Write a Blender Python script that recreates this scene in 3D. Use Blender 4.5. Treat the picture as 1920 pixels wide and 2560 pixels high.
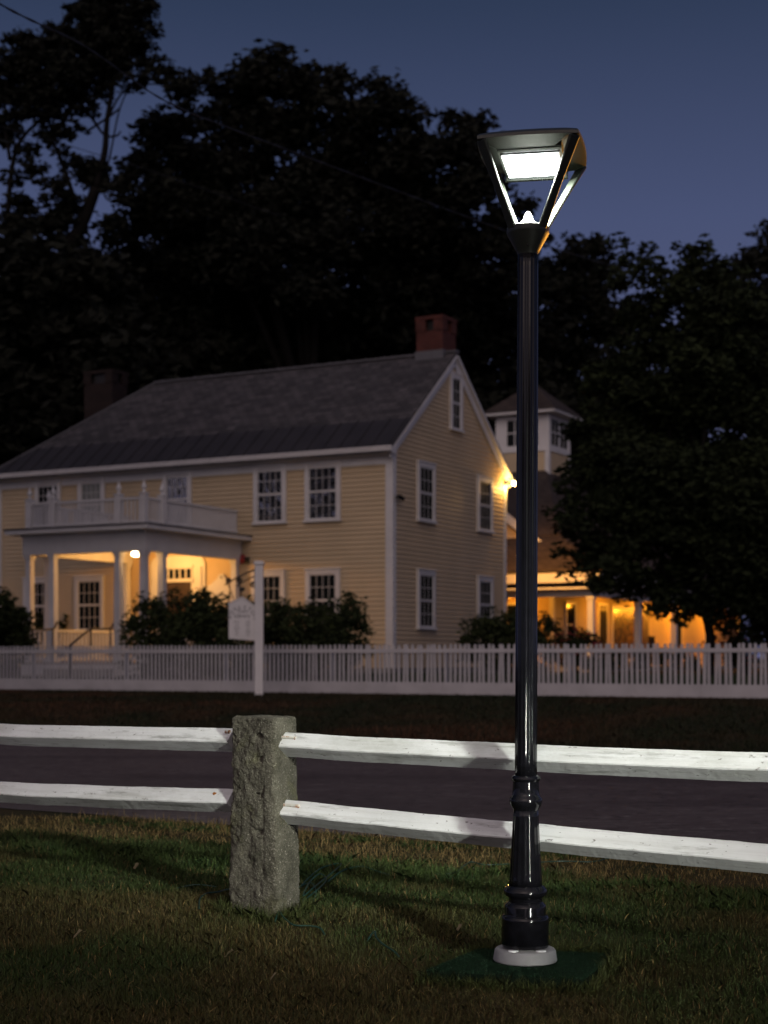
import bpy, math, random
import numpy as np
from mathutils import Vector, Matrix, noise as mnoise

for o in list(bpy.data.objects):
    bpy.data.objects.remove(o)
sc = bpy.context.scene
COL = sc.collection
R = math.radians
rnd = random.Random(7)
rng = np.random.default_rng(11)

# ------------------------------------------------------------ camera
EYE = 1.18
F = 3855.0            # focal length in pixels of the 1920 x 2560 photograph
cd = bpy.data.cameras.new('camera')
cam = bpy.data.objects.new('camera', cd); COL.objects.link(cam)
cam.location = (0, 0, EYE); cam.rotation_euler = (R(90), 0, 0)
cd.sensor_fit = 'VERTICAL'; cd.sensor_height = 36.0; cd.sensor_width = 27.0
cd.lens = F * 36.0 / 2560.0
cd.shift_y = 363.0 / 2560.0
cd.clip_start = 0.05; cd.clip_end = 3000
cd.dof.use_dof = True; cd.dof.focus_distance = 5.95; cd.dof.aperture_fstop = 3.4
sc.camera = cam

# ------------------------------------------------------------ world: blue dusk sky with the afterglow behind the camera
GLOW_AZ = (-0.22, -0.97)
w = bpy.data.worlds.new("World"); sc.world = w; w.use_nodes = True
nt = w.node_tree; nt.nodes.clear()
N = nt.nodes.new; L = nt.links.new
out = N('ShaderNodeOutputWorld'); bg = N('ShaderNodeBackground'); L(bg.outputs[0], out.inputs[0])
tc = N('ShaderNodeTexCoord')
sep = N('ShaderNodeSeparateXYZ'); L(tc.outputs['Generated'], sep.inputs[0])
ramp = N('ShaderNodeValToRGB'); L(sep.outputs['Z'], ramp.inputs[0])
cr = ramp.color_ramp
cr.elements[0].position = 0.0; cr.elements[0].color = (0.110, 0.118, 0.235, 1)
cr.elements[1].position = 1.0; cr.elements[1].color = (0.020, 0.035, 0.085, 1)
for p_, c_ in ((0.14, (0.090, 0.099, 0.195, 1)), (0.27, (0.061, 0.079, 0.168, 1)), (0.39, (0.026, 0.041, 0.088, 1)), (0.55, (0.027, 0.041, 0.092, 1))):
    e = cr.elements.new(p_); e.color = c_
dot = N('ShaderNodeVectorMath'); dot.operation = 'DOT_PRODUCT'
L(tc.outputs['Generated'], dot.inputs[0]); dot.inputs[1].default_value = Vector((GLOW_AZ[0], GLOW_AZ[1], 0.60)).normalized()
mx = N('ShaderNodeMath'); mx.operation = 'MAXIMUM'; L(dot.outputs['Value'], mx.inputs[0]); mx.inputs[1].default_value = 0
pw = N('ShaderNodeMath'); pw.operation = 'POWER'; L(mx.outputs[0], pw.inputs[0]); pw.inputs[1].default_value = 2.2
gl = N('ShaderNodeVectorMath'); gl.operation = 'SCALE'; gl.inputs[0].default_value = (0.67, 0.515, 0.465)
hz = N('ShaderNodeMapRange'); L(sep.outputs['Z'], hz.inputs[0]); hz.inputs['From Min'].default_value = -0.02; hz.inputs['From Max'].default_value = 0.08   # the glow clears the roofs and woods of the far side
hm = N('ShaderNodeMath'); hm.operation = 'MULTIPLY'; L(pw.outputs[0], hm.inputs[0]); L(hz.outputs[0], hm.inputs[1]); L(hm.outputs[0], gl.inputs['Scale'])
sky = N('ShaderNodeTexSky'); sky.sky_type = 'NISHITA'; sky.sun_disc = False
sky.sun_elevation = R(1.0); sky.sun_rotation = math.atan2(GLOW_AZ[0], GLOW_AZ[1])
ss = N('ShaderNodeVectorMath'); ss.operation = 'SCALE'; L(sky.outputs[0], ss.inputs[0]); ss.inputs['Scale'].default_value = 0.003
a1 = N('ShaderNodeVectorMath'); a1.operation = 'ADD'; L(ramp.outputs[0], a1.inputs[0]); L(gl.outputs[0], a1.inputs[1])
a2 = N('ShaderNodeVectorMath'); a2.operation = 'ADD'; L(a1.outputs[0], a2.inputs[0]); L(ss.outputs[0], a2.inputs[1])
L(a2.outputs[0], bg.inputs['Color']); bg.inputs['Strength'].default_value = 1.0

def add_light(name, kind, loc, energy, color, target=None, parent=None, **kw):
    d = bpy.data.lights.new(name, kind); d.energy = energy; d.color = color
    for k, v_ in kw.items(): setattr(d, k, v_)
    o = bpy.data.objects.new(name, d); COL.objects.link(o); o.location = loc
    if target is not None:
        o.rotation_euler = (Vector(target) - Vector(loc)).to_track_quat('-Z', 'Y').to_euler()
    if parent is not None:
        o.parent = parent; o.matrix_parent_inverse = parent.matrix_basis.inverted()
    return o
# low afterglow of the set sun
sund = Vector((GLOW_AZ[0], GLOW_AZ[1], 0.55)).normalized()
add_light('afterglow_sun', 'SUN', sund * 50, 0.20, (1.0, 0.80, 0.70), target=(0, 0, 0), angle=R(35))
# unseen strobe right of the camera, outside the frame: inferred from the pole shadow
strobe_ob = add_light('strobe', 'SPOT', (4.05, -1.35, 3.45), 3500, (0.97, 1.0, 0.90), target=(0.22, 6.4, 0.76),
               spot_size=R(13), spot_blend=1.0, shadow_soft_size=0.22)
strobe_ob.scale = (1.65, 1.0, 1.0)
add_light('low_strip_fill', 'AREA', (2.45, 1.25, 0.50), 7.5, (0.97, 1.0, 0.88), target=(0.2, 6.2, 0.55),
          shape='RECTANGLE', size=0.05, size_y=0.8, spread=R(50))  # unseen strip light added for the bright streak on the pole
# assumed unseen spot beyond the right edge, added to light the lamp head orange
add_light('assumed_orange_spot', 'SPOT', (6.2, 12.5, 1.9), 4600, (1.0, 0.42, 0.05), target=(0.78, 5.7, 3.06),
          spot_size=R(6.5), spot_blend=1.0, shadow_soft_size=0.15)

sc.view_settings.view_transform = 'Standard'; sc.view_settings.look = 'None'
sc.view_settings.exposure = 0.0; sc.view_settings.gamma = 1.0
sc.render.engine = 'CYCLES'
sc.cycles.use_denoising = True
sc.cycles.max_bounces = 6; sc.cycles.diffuse_bounces = 3; sc.cycles.glossy_bounces = 3
sc.cycles.sample_clamp_indirect = 4.0
sc.cycles.use_light_tree = True

# ------------------------------------------------------------ helpers
def P(px, py, d):
    """point seen at pixel (px, py) of the photograph at depth d"""
    return Vector(((px - 960) / F * d, d, EYE + (1643 - py) / F * d))

def sm(a, b, x):
    t = np.clip((x - a) / (b - a), 0, 1); return t * t * (3 - 2 * t)
def gz(x, y):
    x = np.asarray(x, float); y = np.asarray(y, float)
    v = y + 0.55 * x
    vn = v + 0.4 * np.maximum(0, 0.2 - x) * (y < 9)
    z = 0.09 * sm(5.7, 6.9, vn)
    z = z + 0.37 * sm(18.6, 28.0, v) + 0.24 * sm(30, 37, v)
    return z
def gzf(x, y): return float(gz(x, y))

class MB:
    def __init__(s): s.v = []; s.f = []
    def add(s, vs, fs):
        b = len(s.v); s.v += [tuple(p) for p in vs]; s.f += [tuple(b + i for i in f) for f in fs]; return s
    def box(s, x0, x1, y0, y1, z0, z1, M=None):
        vs = [Vector(p) for p in ((x0,y0,z0),(x1,y0,z0),(x1,y1,z0),(x0,y1,z0),(x0,y0,z1),(x1,y0,z1),(x1,y1,z1),(x0,y1,z1))]
        if M is not None: vs = [M @ p for p in vs]
        return s.add(vs, [(0,3,2,1),(4,5,6,7),(0,1,5,4),(1,2,6,5),(2,3,7,6),(3,0,4,7)])
    def prism(s, poly, depth_vec):
        n = len(poly); dv = Vector(depth_vec)
        vs = [Vector(p) for p in poly] + [Vector(p) + dv for p in poly]
        fs = [tuple(range(n)), tuple(range(2*n-1, n-1, -1))] + [(i, i+n, (i+1)%n+n, (i+1)%n) for i in range(n)]
        return s.add(vs, fs)
    def bar(s, a, b, wx, wy, up=(0,0,1), wx2=None, wy2=None):
        a = Vector(a); b = Vector(b); t = (b-a).normalized(); up = Vector(up)
        x = t.cross(up)
        if x.length < 1e-4: x = t.cross(Vector((0,1,0)))
        x.normalize(); y = x.cross(t).normalized()
        wx2 = wx if wx2 is None else wx2; wy2 = wy if wy2 is None else wy2
        vs = []
        for p, p1, p2 in ((a, wx, wy), (b, wx2, wy2)):
            for sx, sy in ((-1,-1),(1,-1),(1,1),(-1,1)): vs.append(p + x*sx*p1/2 + y*sy*p2/2)
        return s.add(vs, [(0,3,2,1),(4,5,6,7),(0,1,5,4),(1,2,6,5),(2,3,7,6),(3,0,4,7)])
    def tube(s, pts, rad, n=8, cap=True):
        pts = [Vector(p) for p in pts]; m = len(pts)
        rs = rad if isinstance(rad, (list, tuple)) else [rad]*m
        b = len(s.v); prev = None
        for i, p in enumerate(pts):
            t = (pts[min(i+1, m-1)] - pts[max(i-1, 0)]).normalized()
            if prev is None:
                x = t.cross(Vector((0,0,1)))
                if x.length < 1e-3: x = t.cross(Vector((0,1,0)))
            else: x = prev - t*prev.dot(t)
            x.normalize(); prev = x; y = t.cross(x)
            for k in range(n):
                a = 2*math.pi*k/n; s.v.append(tuple(p + (x*math.cos(a) + y*math.sin(a))*rs[i]))
        for i in range(m-1):
            for k in range(n):
                k2 = (k+1) % n
                s.f.append((b+i*n+k, b+i*n+k2, b+(i+1)*n+k2, b+(i+1)*n+k))
        if cap:
            s.f.append(tuple(b+k for k in range(n))[::-1]); s.f.append(tuple(b+(m-1)*n+k for k in range(n)))
        return s
    def lathe(s, prof, n=64, flute=None, cx=0, cy=0, z=0):
        b = len(s.v); m = len(prof)
        for (r, zz, *fl) in prof:
            amp = fl[0] if fl else 0
            for k in range(n):
                a = 2*math.pi*k/n
                rr = r
                if amp and flute: rr = r * (1 - amp*abs(math.cos(a*flute/2))**1.6)
                s.v.append((cx+rr*math.cos(a), cy+rr*math.sin(a), z+zz))
        for i in range(m-1):
            for k in range(n):
                k2 = (k+1) % n
                s.f.append((b+i*n+k, b+i*n+k2, b+(i+1)*n+k2, b+(i+1)*n+k))
        s.f.append(tuple(b+k for k in range(n))[::-1]); s.f.append(tuple(b+(m-1)*n+k for k in range(n)))
        return s
    def build(s, name, mat, parent=None, smooth=False, bevel=0, angle=None):
        me = bpy.data.meshes.new(name); me.from_pydata(s.v, [], s.f); me.update()
        o = bpy.data.objects.new(name, me); COL.objects.link(o); me.materials.append(mat)
        if smooth:
            for p in me.polygons: p.use_smooth = True
            if angle:
                try: me.set_sharp_from_angle(angle=R(angle))
                except Exception: pass
        if bevel:
            b = o.modifiers.new('bevel', 'BEVEL'); b.width = bevel; b.segments = 2; b.limit_method = 'ANGLE'
        if parent is not None: o.parent = parent
        return o

def npmesh(name, verts, nper, mat, parent=None, tint=None, faces=None):
    """verts (n, k, 3): one polygon of k vertices each; or faces pattern list on k vertices"""
    n, k = verts.shape[:2]
    me = bpy.data.meshes.new(name)
    pat = faces or [tuple(range(k))]
    me.vertices.add(n*k); me.vertices.foreach_set('co', verts.reshape(-1).astype(np.float32))
    base = (np.arange(n)*k)[:, None]
    loops = []; starts = []; tots = []
    per = np.concatenate([np.array(p) for p in pat])
    lt = np.array([len(p) for p in pat])
    allv = (base + per[None, :]).reshape(-1)
    me.loops.add(len(allv)); me.loops.foreach_set('vertex_index', allv.astype(np.int32))
    ls = np.concatenate([[0], np.cumsum(lt)[:-1]])
    st = (np.arange(n)[:, None]*lt.sum() + ls[None, :]).reshape(-1)
    me.polygons.add(n*len(pat)); me.polygons.foreach_set('loop_start', st.astype(np.int32))
    me.polygons.foreach_set('loop_total', np.tile(lt, n).astype(np.int32))
    if tint is not None:
        at = me.color_attributes.new('tint', 'FLOAT_COLOR', 'POINT')
        c = np.ones((n, k, 4), np.float32); c[:, :, :3] = tint[:, None, :]
        at.data.foreach_set('color', c.reshape(-1))
    me.update(calc_edges=True)
    me.materials.append(mat)
    o = bpy.data.objects.new(name, me); COL.objects.link(o)
    if parent is not None: o.parent = parent
    return o

def empty(name, loc=(0,0,0), rz=0):
    o = bpy.data.objects.new(name, None); COL.objects.link(o); o.location = loc; o.rotation_euler = (0,0,rz)
    o.empty_display_size = 0.2; return o
def tag(o, label=None, cat=None, group=None, kind=None):
    if label: o['label'] = label
    if cat: o['category'] = cat
    if group: o['group'] = group
    if kind: o['kind'] = kind
    return o

# ------------------------------------------------------------ materials
def mat(name, c1, c2=None, scale=5, rough=0.6, bump=0, bscale=None, metal=0, spec=0.5, stretch=(1,1,1), detail=4, emit=None, estr=0, coat=0, contrast=(0.35,0.65)):
    m = bpy.data.materials.new(name); m.use_nodes = True; t = m.node_tree
    b = t.nodes['Principled BSDF']; b.inputs['Roughness'].default_value = rough; b.inputs['Metallic'].default_value = metal
    b.inputs['Specular IOR Level'].default_value = spec
    b.inputs['Base Color'].default_value = (*c1, 1)
    if coat: b.inputs['Coat Weight'].default_value = coat; b.inputs['Coat Roughness'].default_value = 0.06
    co = t.nodes.new('ShaderNodeTexCoord'); mp = t.nodes.new('ShaderNodeMapping'); mp.inputs['Scale'].default_value = stretch
    t.links.new(co.outputs['Object'], mp.inputs[0])
    if c2:
        n = t.nodes.new('ShaderNodeTexNoise'); n.inputs['Scale'].default_value = scale; n.inputs['Detail'].default_value = detail
        t.links.new(mp.outputs[0], n.inputs['Vector'])
        r = t.nodes.new('ShaderNodeValToRGB'); r.color_ramp.elements[0].position = contrast[0]; r.color_ramp.elements[1].position = contrast[1]
        r.color_ramp.elements[0].color = (*c1, 1); r.color_ramp.elements[1].color = (*c2, 1)
        t.links.new(n.outputs['Fac'], r.inputs[0]); t.links.new(r.outputs[0], b.inputs['Base Color'])
    if bump:
        n2 = t.nodes.new('ShaderNodeTexNoise'); n2.inputs['Scale'].default_value = bscale or scale*4; n2.inputs['Detail'].default_value = 6
        t.links.new(mp.outputs[0], n2.inputs['Vector'])
        bp = t.nodes.new('ShaderNodeBump'); bp.inputs['Strength'].default_value = bump; bp.inputs['Distance'].default_value = 0.01
        t.links.new(n2.outputs['Fac'], bp.inputs['Height']); t.links.new(bp.outputs[0], b.inputs['Normal'])
    if emit:
        b.inputs['Emission Color'].default_value = (*emit, 1); b.inputs['Emission Strength'].default_value = estr
    return m

def layer(m, c, scale, lo, hi, stretch=(1,1,1), amount=1.0, detail=6, turn=None):
    """lay marks of colour c (dirt, rust, lichen) over a material's base colour"""
    t = m.node_tree; b = t.nodes['Principled BSDF']
    co = t.nodes.new('ShaderNodeTexCoord'); mp = t.nodes.new('ShaderNodeMapping'); mp.inputs['Scale'].default_value = stretch
    if turn is None: t.links.new(co.outputs['Object'], mp.inputs[0])
    else:
        m0 = t.nodes.new('ShaderNodeMapping'); m0.inputs['Rotation'].default_value = (0, 0, turn)
        t.links.new(co.outputs['Object'], m0.inputs[0]); t.links.new(m0.outputs[0], mp.inputs[0])
    n = t.nodes.new('ShaderNodeTexNoise'); n.inputs['Scale'].default_value = scale; n.inputs['Detail'].default_value = detail
    n.inputs['Roughness'].default_value = 0.65
    t.links.new(mp.outputs[0], n.inputs['Vector'])
    r = t.nodes.new('ShaderNodeMapRange'); r.inputs['From Min'].default_value = lo; r.inputs['From Max'].default_value = hi
    r.inputs['To Max'].default_value = amount
    t.links.new(n.outputs['Fac'], r.inputs[0])
    x = t.nodes.new('ShaderNodeMixRGB'); x.inputs[2].default_value = (*c, 1); t.links.new(r.outputs[0], x.inputs[0])
    if b.inputs['Base Color'].links:
        t.links.new(b.inputs['Base Color'].links[0].from_socket, x.inputs[1])
    else: x.inputs[1].default_value = b.inputs['Base Color'].default_value
    t.links.new(x.outputs[0], b.inputs['Base Color']); return m

def tinted(name, rough=0.75, spec=0.25, trans=0.0):
    m = bpy.data.materials.new(name); m.use_nodes = True; t = m.node_tree
    b = t.nodes['Principled BSDF']; b.inputs['Roughness'].default_value = rough; b.inputs['Specular IOR Level'].default_value = spec
    a = t.nodes.new('ShaderNodeAttribute'); a.attribute_name = 'tint'
    t.links.new(a.outputs['Color'], b.inputs['Base Color']); return m

def brickmat(name, c1, c2, mortar, vec='front', sc_=1.0, bw=0.4, bh=0.2, ms=0.02, rough=0.85):
    m = bpy.data.materials.new(name); m.use_nodes = True; t = m.node_tree; b = t.nodes['Principled BSDF']
    b.inputs['Roughness'].default_value = rough; b.inputs['Specular IOR Level'].default_value = 0.25
    co = t.nodes.new('ShaderNodeTexCoord'); s = t.nodes.new('ShaderNodeSeparateXYZ'); t.links.new(co.outputs['Object'], s.inputs[0])
    ad = t.nodes.new('ShaderNodeMath'); ad.operation = 'ADD'; t.links.new(s.outputs[0], ad.inputs[0]); t.links.new(s.outputs[1], ad.inputs[1])
    c = t.nodes.new('ShaderNodeCombineXYZ')
    t.links.new(s.outputs[0] if vec == 'roof' else ad.outputs[0], c.inputs[0])
    k = t.nodes.new('ShaderNodeMath'); k.operation = 'MULTIPLY'; k.inputs[1].default_value = 1.6 if vec == 'roof' else 1.0
    t.links.new(s.outputs[2], k.inputs[0]); t.links.new(k.outputs[0], c.inputs[1])
    br = t.nodes.new('ShaderNodeTexBrick'); br.inputs['Scale'].default_value = sc_
    br.inputs['Brick Width'].default_value = bw; br.inputs['Row Height'].default_value = bh; br.inputs['Mortar Size'].default_value = ms
    br.inputs['Color1'].default_value = (*c1, 1); br.inputs['Color2'].default_value = (*c2, 1); br.inputs['Mortar'].default_value = (*mortar, 1)
    t.links.new(c.outputs[0], br.inputs['Vector'])
    n = t.nodes.new('ShaderNodeTexNoise'); n.inputs['Scale'].default_value = 2.2; n.inputs['Detail'].default_value = 5
    t.links.new(co.outputs['Object'], n.inputs['Vector'])
    mr = t.nodes.new('ShaderNodeMapRange'); mr.inputs['To Min'].default_value = 0.5; mr.inputs['To Max'].default_value = 1.5
    t.links.new(n.outputs['Fac'], mr.inputs[0])
    x = t.nodes.new('ShaderNodeVectorMath'); x.operation = 'SCALE'; t.links.new(br.outputs['Color'], x.inputs[0]); t.links.new(mr.outputs[0], x.inputs['Scale'])
    t.links.new(x.outputs[0], b.inputs['Base Color'])
    bp = t.nodes.new('ShaderNodeBump'); bp.inputs['Strength'].default_value = 0.5; bp.inputs['Distance'].default_value = 0.02
    iv = t.nodes.new('ShaderNodeMath'); iv.operation = 'SUBTRACT'; iv.inputs[0].default_value = 1; t.links.new(br.outputs['Fac'], iv.inputs[1])
    t.links.new(iv.outputs[0], bp.inputs['Height']); t.links.new(bp.outputs[0], b.inputs['Normal'])
    return m

M = {}
M['yellow'] = layer(mat('yellow_clapboard', (0.60, 0.465, 0.290), (0.54, 0.42, 0.262), 0.9, 0.6, 0.15, 30), (0.36, 0.30, 0.17), 0.7, 0.55, 0.8, amount=0.45)
M['trim'] = layer(mat('white_trim', (0.70, 0.69, 0.68), (0.63, 0.62, 0.61), 2.0, 0.5, 0.1, 20), (0.4, 0.38, 0.33), 1.5, 0.62, 0.85, amount=0.4)
M['fence_white'] = layer(mat('fence_white', (0.50, 0.49, 0.50), (0.43, 0.42, 0.43), 3.0, 0.55), (0.25, 0.24, 0.2), 2.5, 0.6, 0.8, amount=0.5)
M['slate'] = brickmat('slate_roof', (0.044, 0.043, 0.047), (0.086, 0.080, 0.084), (0.022, 0.021, 0.023), 'roof', 1.0, 0.30, 0.19, 0.012)
M['shingle'] = brickmat('asphalt_shingle', (0.040, 0.031, 0.029), (0.060, 0.046, 0.041), (0.020, 0.016, 0.015), 'roof', 1.0, 0.30, 0.16, 0.012)
M['metal_roof'] = mat('metal_roof', (0.026, 0.025, 0.029), (0.034, 0.032, 0.037), 1.5, 0.65, spec=0.25)
M['brick'] = brickmat('red_brick', (0.095, 0.024, 0.018), (0.07, 0.018, 0.014), (0.08, 0.045, 0.038), 'front', 1.0, 0.215, 0.075, 0.01)
M['old_brick'] = brickmat('old_brick', (0.022, 0.013, 0.011), (0.017, 0.010, 0.009), (0.030, 0.022, 0.020), 'front', 1.0, 0.215, 0.075, 0.01)
M['lead'] = mat('lead_flashing', (0.12, 0.12, 0.135), (0.10, 0.10, 0.11), 3, 0.6)
M['dark_door'] = mat('dark_door', (0.045, 0.028, 0.018), (0.035, 0.022, 0.014), 4, 0.5)
M['iron'] = mat('black_iron', (0.012, 0.012, 0.013), (0.02, 0.018, 0.016), 12, 0.45, metal=0.4)
M['red'] = mat('red_bell', (0.35, 0.02, 0.02), (0.28, 0.02, 0.02), 8, 0.4)
M['black_gloss'] = mat('black_gloss_paint', (0.004, 0.004, 0.005), (0.006, 0.006, 0.008), 30, 0.10, 0.015, 25, spec=0.26, coat=0.10)
M['black_satin'] = mat('black_satin_paint', (0.019, 0.023, 0.019), (0.025, 0.029, 0.024), 60, 0.40, 0.12, 300, spec=0.5)
M['led'] = mat('led_panel', (0.9, 0.95, 1), emit=(0.93, 1.0, 0.98), estr=28)
M['reflector'] = mat('white_reflector', (0.85, 0.87, 0.88), (0.8, 0.82, 0.84), 30, 0.25)
M['plate'] = layer(mat('grey_white_plate', (0.22, 0.22, 0.23), (0.19, 0.19, 0.195), 14, 0.55, 0.1, 60), (0.12, 0.10, 0.07), 9, 0.62, 0.75, amount=0.6)
M['turf'] = mat('artificial_turf', (0.006, 0.022, 0.010), (0.010, 0.032, 0.014), 60, 0.85, 0.8, 400)
M['pad'] = mat('pad_backing', (0.0035, 0.009, 0.005), (0.005, 0.013, 0.007), 60, 0.9, 0.6, 300, spec=0.1)
M['bulb_warm'] = mat('warm_bulb', (1, 0.9, 0.7), emit=(1.0, 0.74, 0.36), estr=26)
M['flood'] = mat('flood_bulb', (1, 0.9, 0.7), emit=(1.0, 0.66, 0.20), estr=55)
M['cord'] = mat('green_cord', (0.006, 0.040, 0.028), (0.005, 0.028, 0.02), 20, 0.35)
M['deadleaf'] = mat('dead_leaf', (0.16, 0.13, 0.07), (0.11, 0.08, 0.04), 30, 0.8)
M['leaf'] = tinted('tree_leaves', 0.8, 0.15)
M['blade'] = tinted('grass_blades', 0.7, 0.25)
M['bark'] = mat('tree_bark', (0.005, 0.0045, 0.004), (0.009, 0.008, 0.007), 6, 0.9, 0.6, 20, stretch=(1,1,0.25), spec=0.15)
M['cable'] = mat('cable', (0.010, 0.009, 0.010), (0.016, 0.013, 0.013), 10, 0.6)
M['text'] = mat('sign_lettering', (0.06, 0.065, 0.075), (0.08, 0.085, 0.09), 30, 0.6)
M['rust'] = layer(mat('white_painted_iron', (0.62, 0.62, 0.58), (0.5, 0.48, 0.42), 60, 0.6), (0.35, 0.12, 0.02), 45, 0.52, 0.62)
M['rust_only'] = mat('rust', (0.35, 0.13, 0.02), (0.22, 0.08, 0.02), 60, 0.9)
M['floor'] = mat('porch_floor', (0.30, 0.29, 0.27), (0.25, 0.24, 0.22), 3, 0.6)
M['stone_found'] = mat('stone_foundation', (0.20, 0.19, 0.17), (0.13, 0.12, 0.11), 3, 0.9, 0.5, 8)
M['amber_glass'] = mat('patterned_glass', (0.05, 0.03, 0.012), (0.16, 0.10, 0.035), 4.5, 0.25, contrast=(0.42, 0.6))
M['curtain'] = mat('pale_curtain', (0.30, 0.32, 0.31), (0.16, 0.18, 0.17), 3, 0.8, stretch=(9,9,0.3))

# window glass: dark room behind an uneven old pane
def glassmat(name, base, bump, rough=0.03):
    m = mat(name, base, rough=rough, spec=0.9)
    t = m.node_tree; b = t.nodes['Principled BSDF']
    co = t.nodes.new('ShaderNodeTexCoord'); n = t.nodes.new('ShaderNodeTexNoise'); n.inputs['Scale'].default_value = 3.2; n.inputs['Detail'].default_value = 1.5
    t.links.new(co.outputs['Object'], n.inputs['Vector'])
    bp = t.nodes.new('ShaderNodeBump'); bp.inputs['Strength'].default_value = bump; bp.inputs['Distance'].default_value = 0.12
    t.links.new(n.outputs['Fac'], bp.inputs['Height']); t.links.new(bp.outputs[0], b.inputs['Normal'])
    b.inputs['IOR'].default_value = 2.0
    return m
M['glass'] = glassmat('old_window_glass', (0.012, 0.013, 0.016), 0.22)
M['glass_matte'] = mat('dim_window_glass', (0.012, 0.014, 0.013), rough=0.6, spec=0.0)
M['glass_dark'] = mat('dark_window_glass', (0.010, 0.012, 0.012), rough=0.1, spec=0.05)

# rail paint: white with grain and grime
def railmat():
    m = mat('weathered_white_rail', (0.72, 0.74, 0.74), (0.64, 0.66, 0.66), 3, 0.55, 0.25, 40)
    a = R(35.7)
    layer(m, (0.47, 0.48, 0.46), 26, 0.47, 0.66, (0.06, 1.6, 1.6), 0.45, 8, a)      # grain
    layer(m, (0.17, 0.18, 0.16), 15, 0.565, 0.70, (0.22, 1.7, 1.7), 0.75, 12, a)     # scuffs
    layer(m, (0.22, 0.23, 0.18), 2.0, 0.53, 0.70, (0.5, 1.6, 1.6), 0.6, 12, a)     # mildew
    layer(m, (0.10, 0.095, 0.08), 70, 0.66, 0.70, (0.5, 1, 1), 0.8, 3, a)           # flecks
    return m
M['rail'] = railmat()

# granite
def granite():
    m = mat('granite', (0.066, 0.062, 0.047), (0.110, 0.103, 0.080), 14, 0.92, 0.9, 120, spec=0.2, detail=10)
    layer(m, (0.03, 0.03, 0.02), 160, 0.55, 0.66, amount=0.9)
    layer(m, (0.34, 0.32, 0.27), 150, 0.57, 0.64, amount=0.75)
    layer(m, (0.018, 0.017, 0.013), 75, 0.58, 0.66, amount=0.7)
    layer(m, (0.095, 0.095, 0.038), 5, 0.54, 0.70, amount=0.65)
    layer(m, (0.028, 0.027, 0.018), 12, 0.52, 0.70, (1.2,1.2,0.6), amount=0.75)
    return m
M['granite'] = granite()

# ground sheet: lawn soil, dry thatch, verge
def groundmat():
    m = mat('lawn_ground', (0.022, 0.019, 0.008), (0.040, 0.027, 0.012), 1.6, 0.95, 0.8, 25, spec=0.1, detail=8)
    layer(m, (0.016, 0.022, 0.008), 0.9, 0.45, 0.62, amount=0.8)
    layer(m, (0.075, 0.045, 0.022), 3.5, 0.58, 0.75, amount=0.6)
    return m
M['ground'] = groundmat()
def roadmat():
    m = mat('asphalt', (0.084, 0.068, 0.068), (0.108, 0.090, 0.088), 0.8, 0.9, 0.9, 90, spec=0.2, stretch=(1,1,1))
    layer(m, (0.22, 0.20, 0.195), 16, 0.55, 0.66, (0.5,1,1), amount=0.6)
    layer(m, (0.052, 0.042, 0.043), 0.35, 0.45, 0.62, (0.25,1.6,1), amount=0.6)
    layer(m, (0.14, 0.125, 0.12), 5, 0.52, 0.70, (0.5,1,1), amount=0.4)
    layer(m, (0.026, 0.022, 0.023), 12, 0.55, 0.64, (0.6,1,1), amount=0.7)
    return m
M['road'] = roadmat()

# ------------------------------------------------------------ ground, road
def build_ground():
    xs = np.unique(np.concatenate([np.linspace(-400, -30, 14), np.linspace(-30, -4, 27), np.linspace(-4, 4, 81), np.linspace(4, 30, 27), np.linspace(30, 400, 14)]))
    ys = np.unique(np.concatenate([np.linspace(-300, -5, 12), np.linspace(-5, 3, 9), np.linspace(3, 10, 71), np.linspace(10, 45, 71), np.linspace(45, 700, 22)]))
    X, Y = np.meshgrid(xs, ys)
    Z = gz(X, Y)
    bumpy = np.zeros_like(Z)
    for i in range(X.shape[0]):
        for j in range(X.shape[1]):
            v = Y[i, j] + 0.55*X[i, j]
            if abs(X[i, j]) < 30 and (v < 9.0 or 18.8 < v < 40) and Y[i, j] > 0:
                bumpy[i, j] = 0.012*mnoise.noise(Vector((X[i, j]*2.2, Y[i, j]*2.2, 0)))
    Z = Z + bumpy
    h, wd = X.shape
    v = np.stack([X, Y, Z], -1).reshape(-1, 3)
    f = [(r*wd+c, r*wd+c+1, (r+1)*wd+c+1, (r+1)*wd+c) for r in range(h-1) for c in range(wd-1)]
    me = bpy.data.meshes.new('ground'); me.from_pydata(v.tolist(), [], f); me.materials.append(M['ground'])
    for p in me.polygons: p.use_smooth = True
    o = bpy.data.objects.new('ground', me); COL.objects.link(o); tag(o, kind='structure')
    # road: a sheet between two nearly parallel edges
    m = MB(); near = []; far = []
    for i in range(81):
        x = -60 + i*1.5
        e = 0.05*mnoise.noise(Vector((x*1.7, 3, 0))) + 0.02*mnoise.noise(Vector((x*9, 3, 0)))
        near.append((x, 9.28 - 0.665*x + e, 0.094)); far.append((x, 18.35 - 0.58*x + e, 0.094))
    # finer edge where it is close to the camera
    def nearline(x): return 9.28 - 0.665*x + 0.05*mnoise.noise(Vector((x*1.7, 3, 0))) + 0.03*mnoise.noise(Vector((x*9, 3, 0)))
    xs = list(np.linspace(-60, -5, 40)) + list(np.linspace(-4.9, 5, 160)) + list(np.linspace(5.2, 13, 30))
    vs = []; fs = []
    for i, x in enumerate(xs):
        y0 = nearline(x); t = 1.0
        x1 = x + 3.0; y1 = 18.55 - 0.55*x1
        vs += [(x, y0, 0.096), (x1, y1, 0.096)]
        if i: fs.append((2*i-2, 2*i, 2*i+1, 2*i-1))
    m.add(vs, fs); r = m.build('road', M['road']); tag(r, kind='structure')
build_ground()

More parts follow.
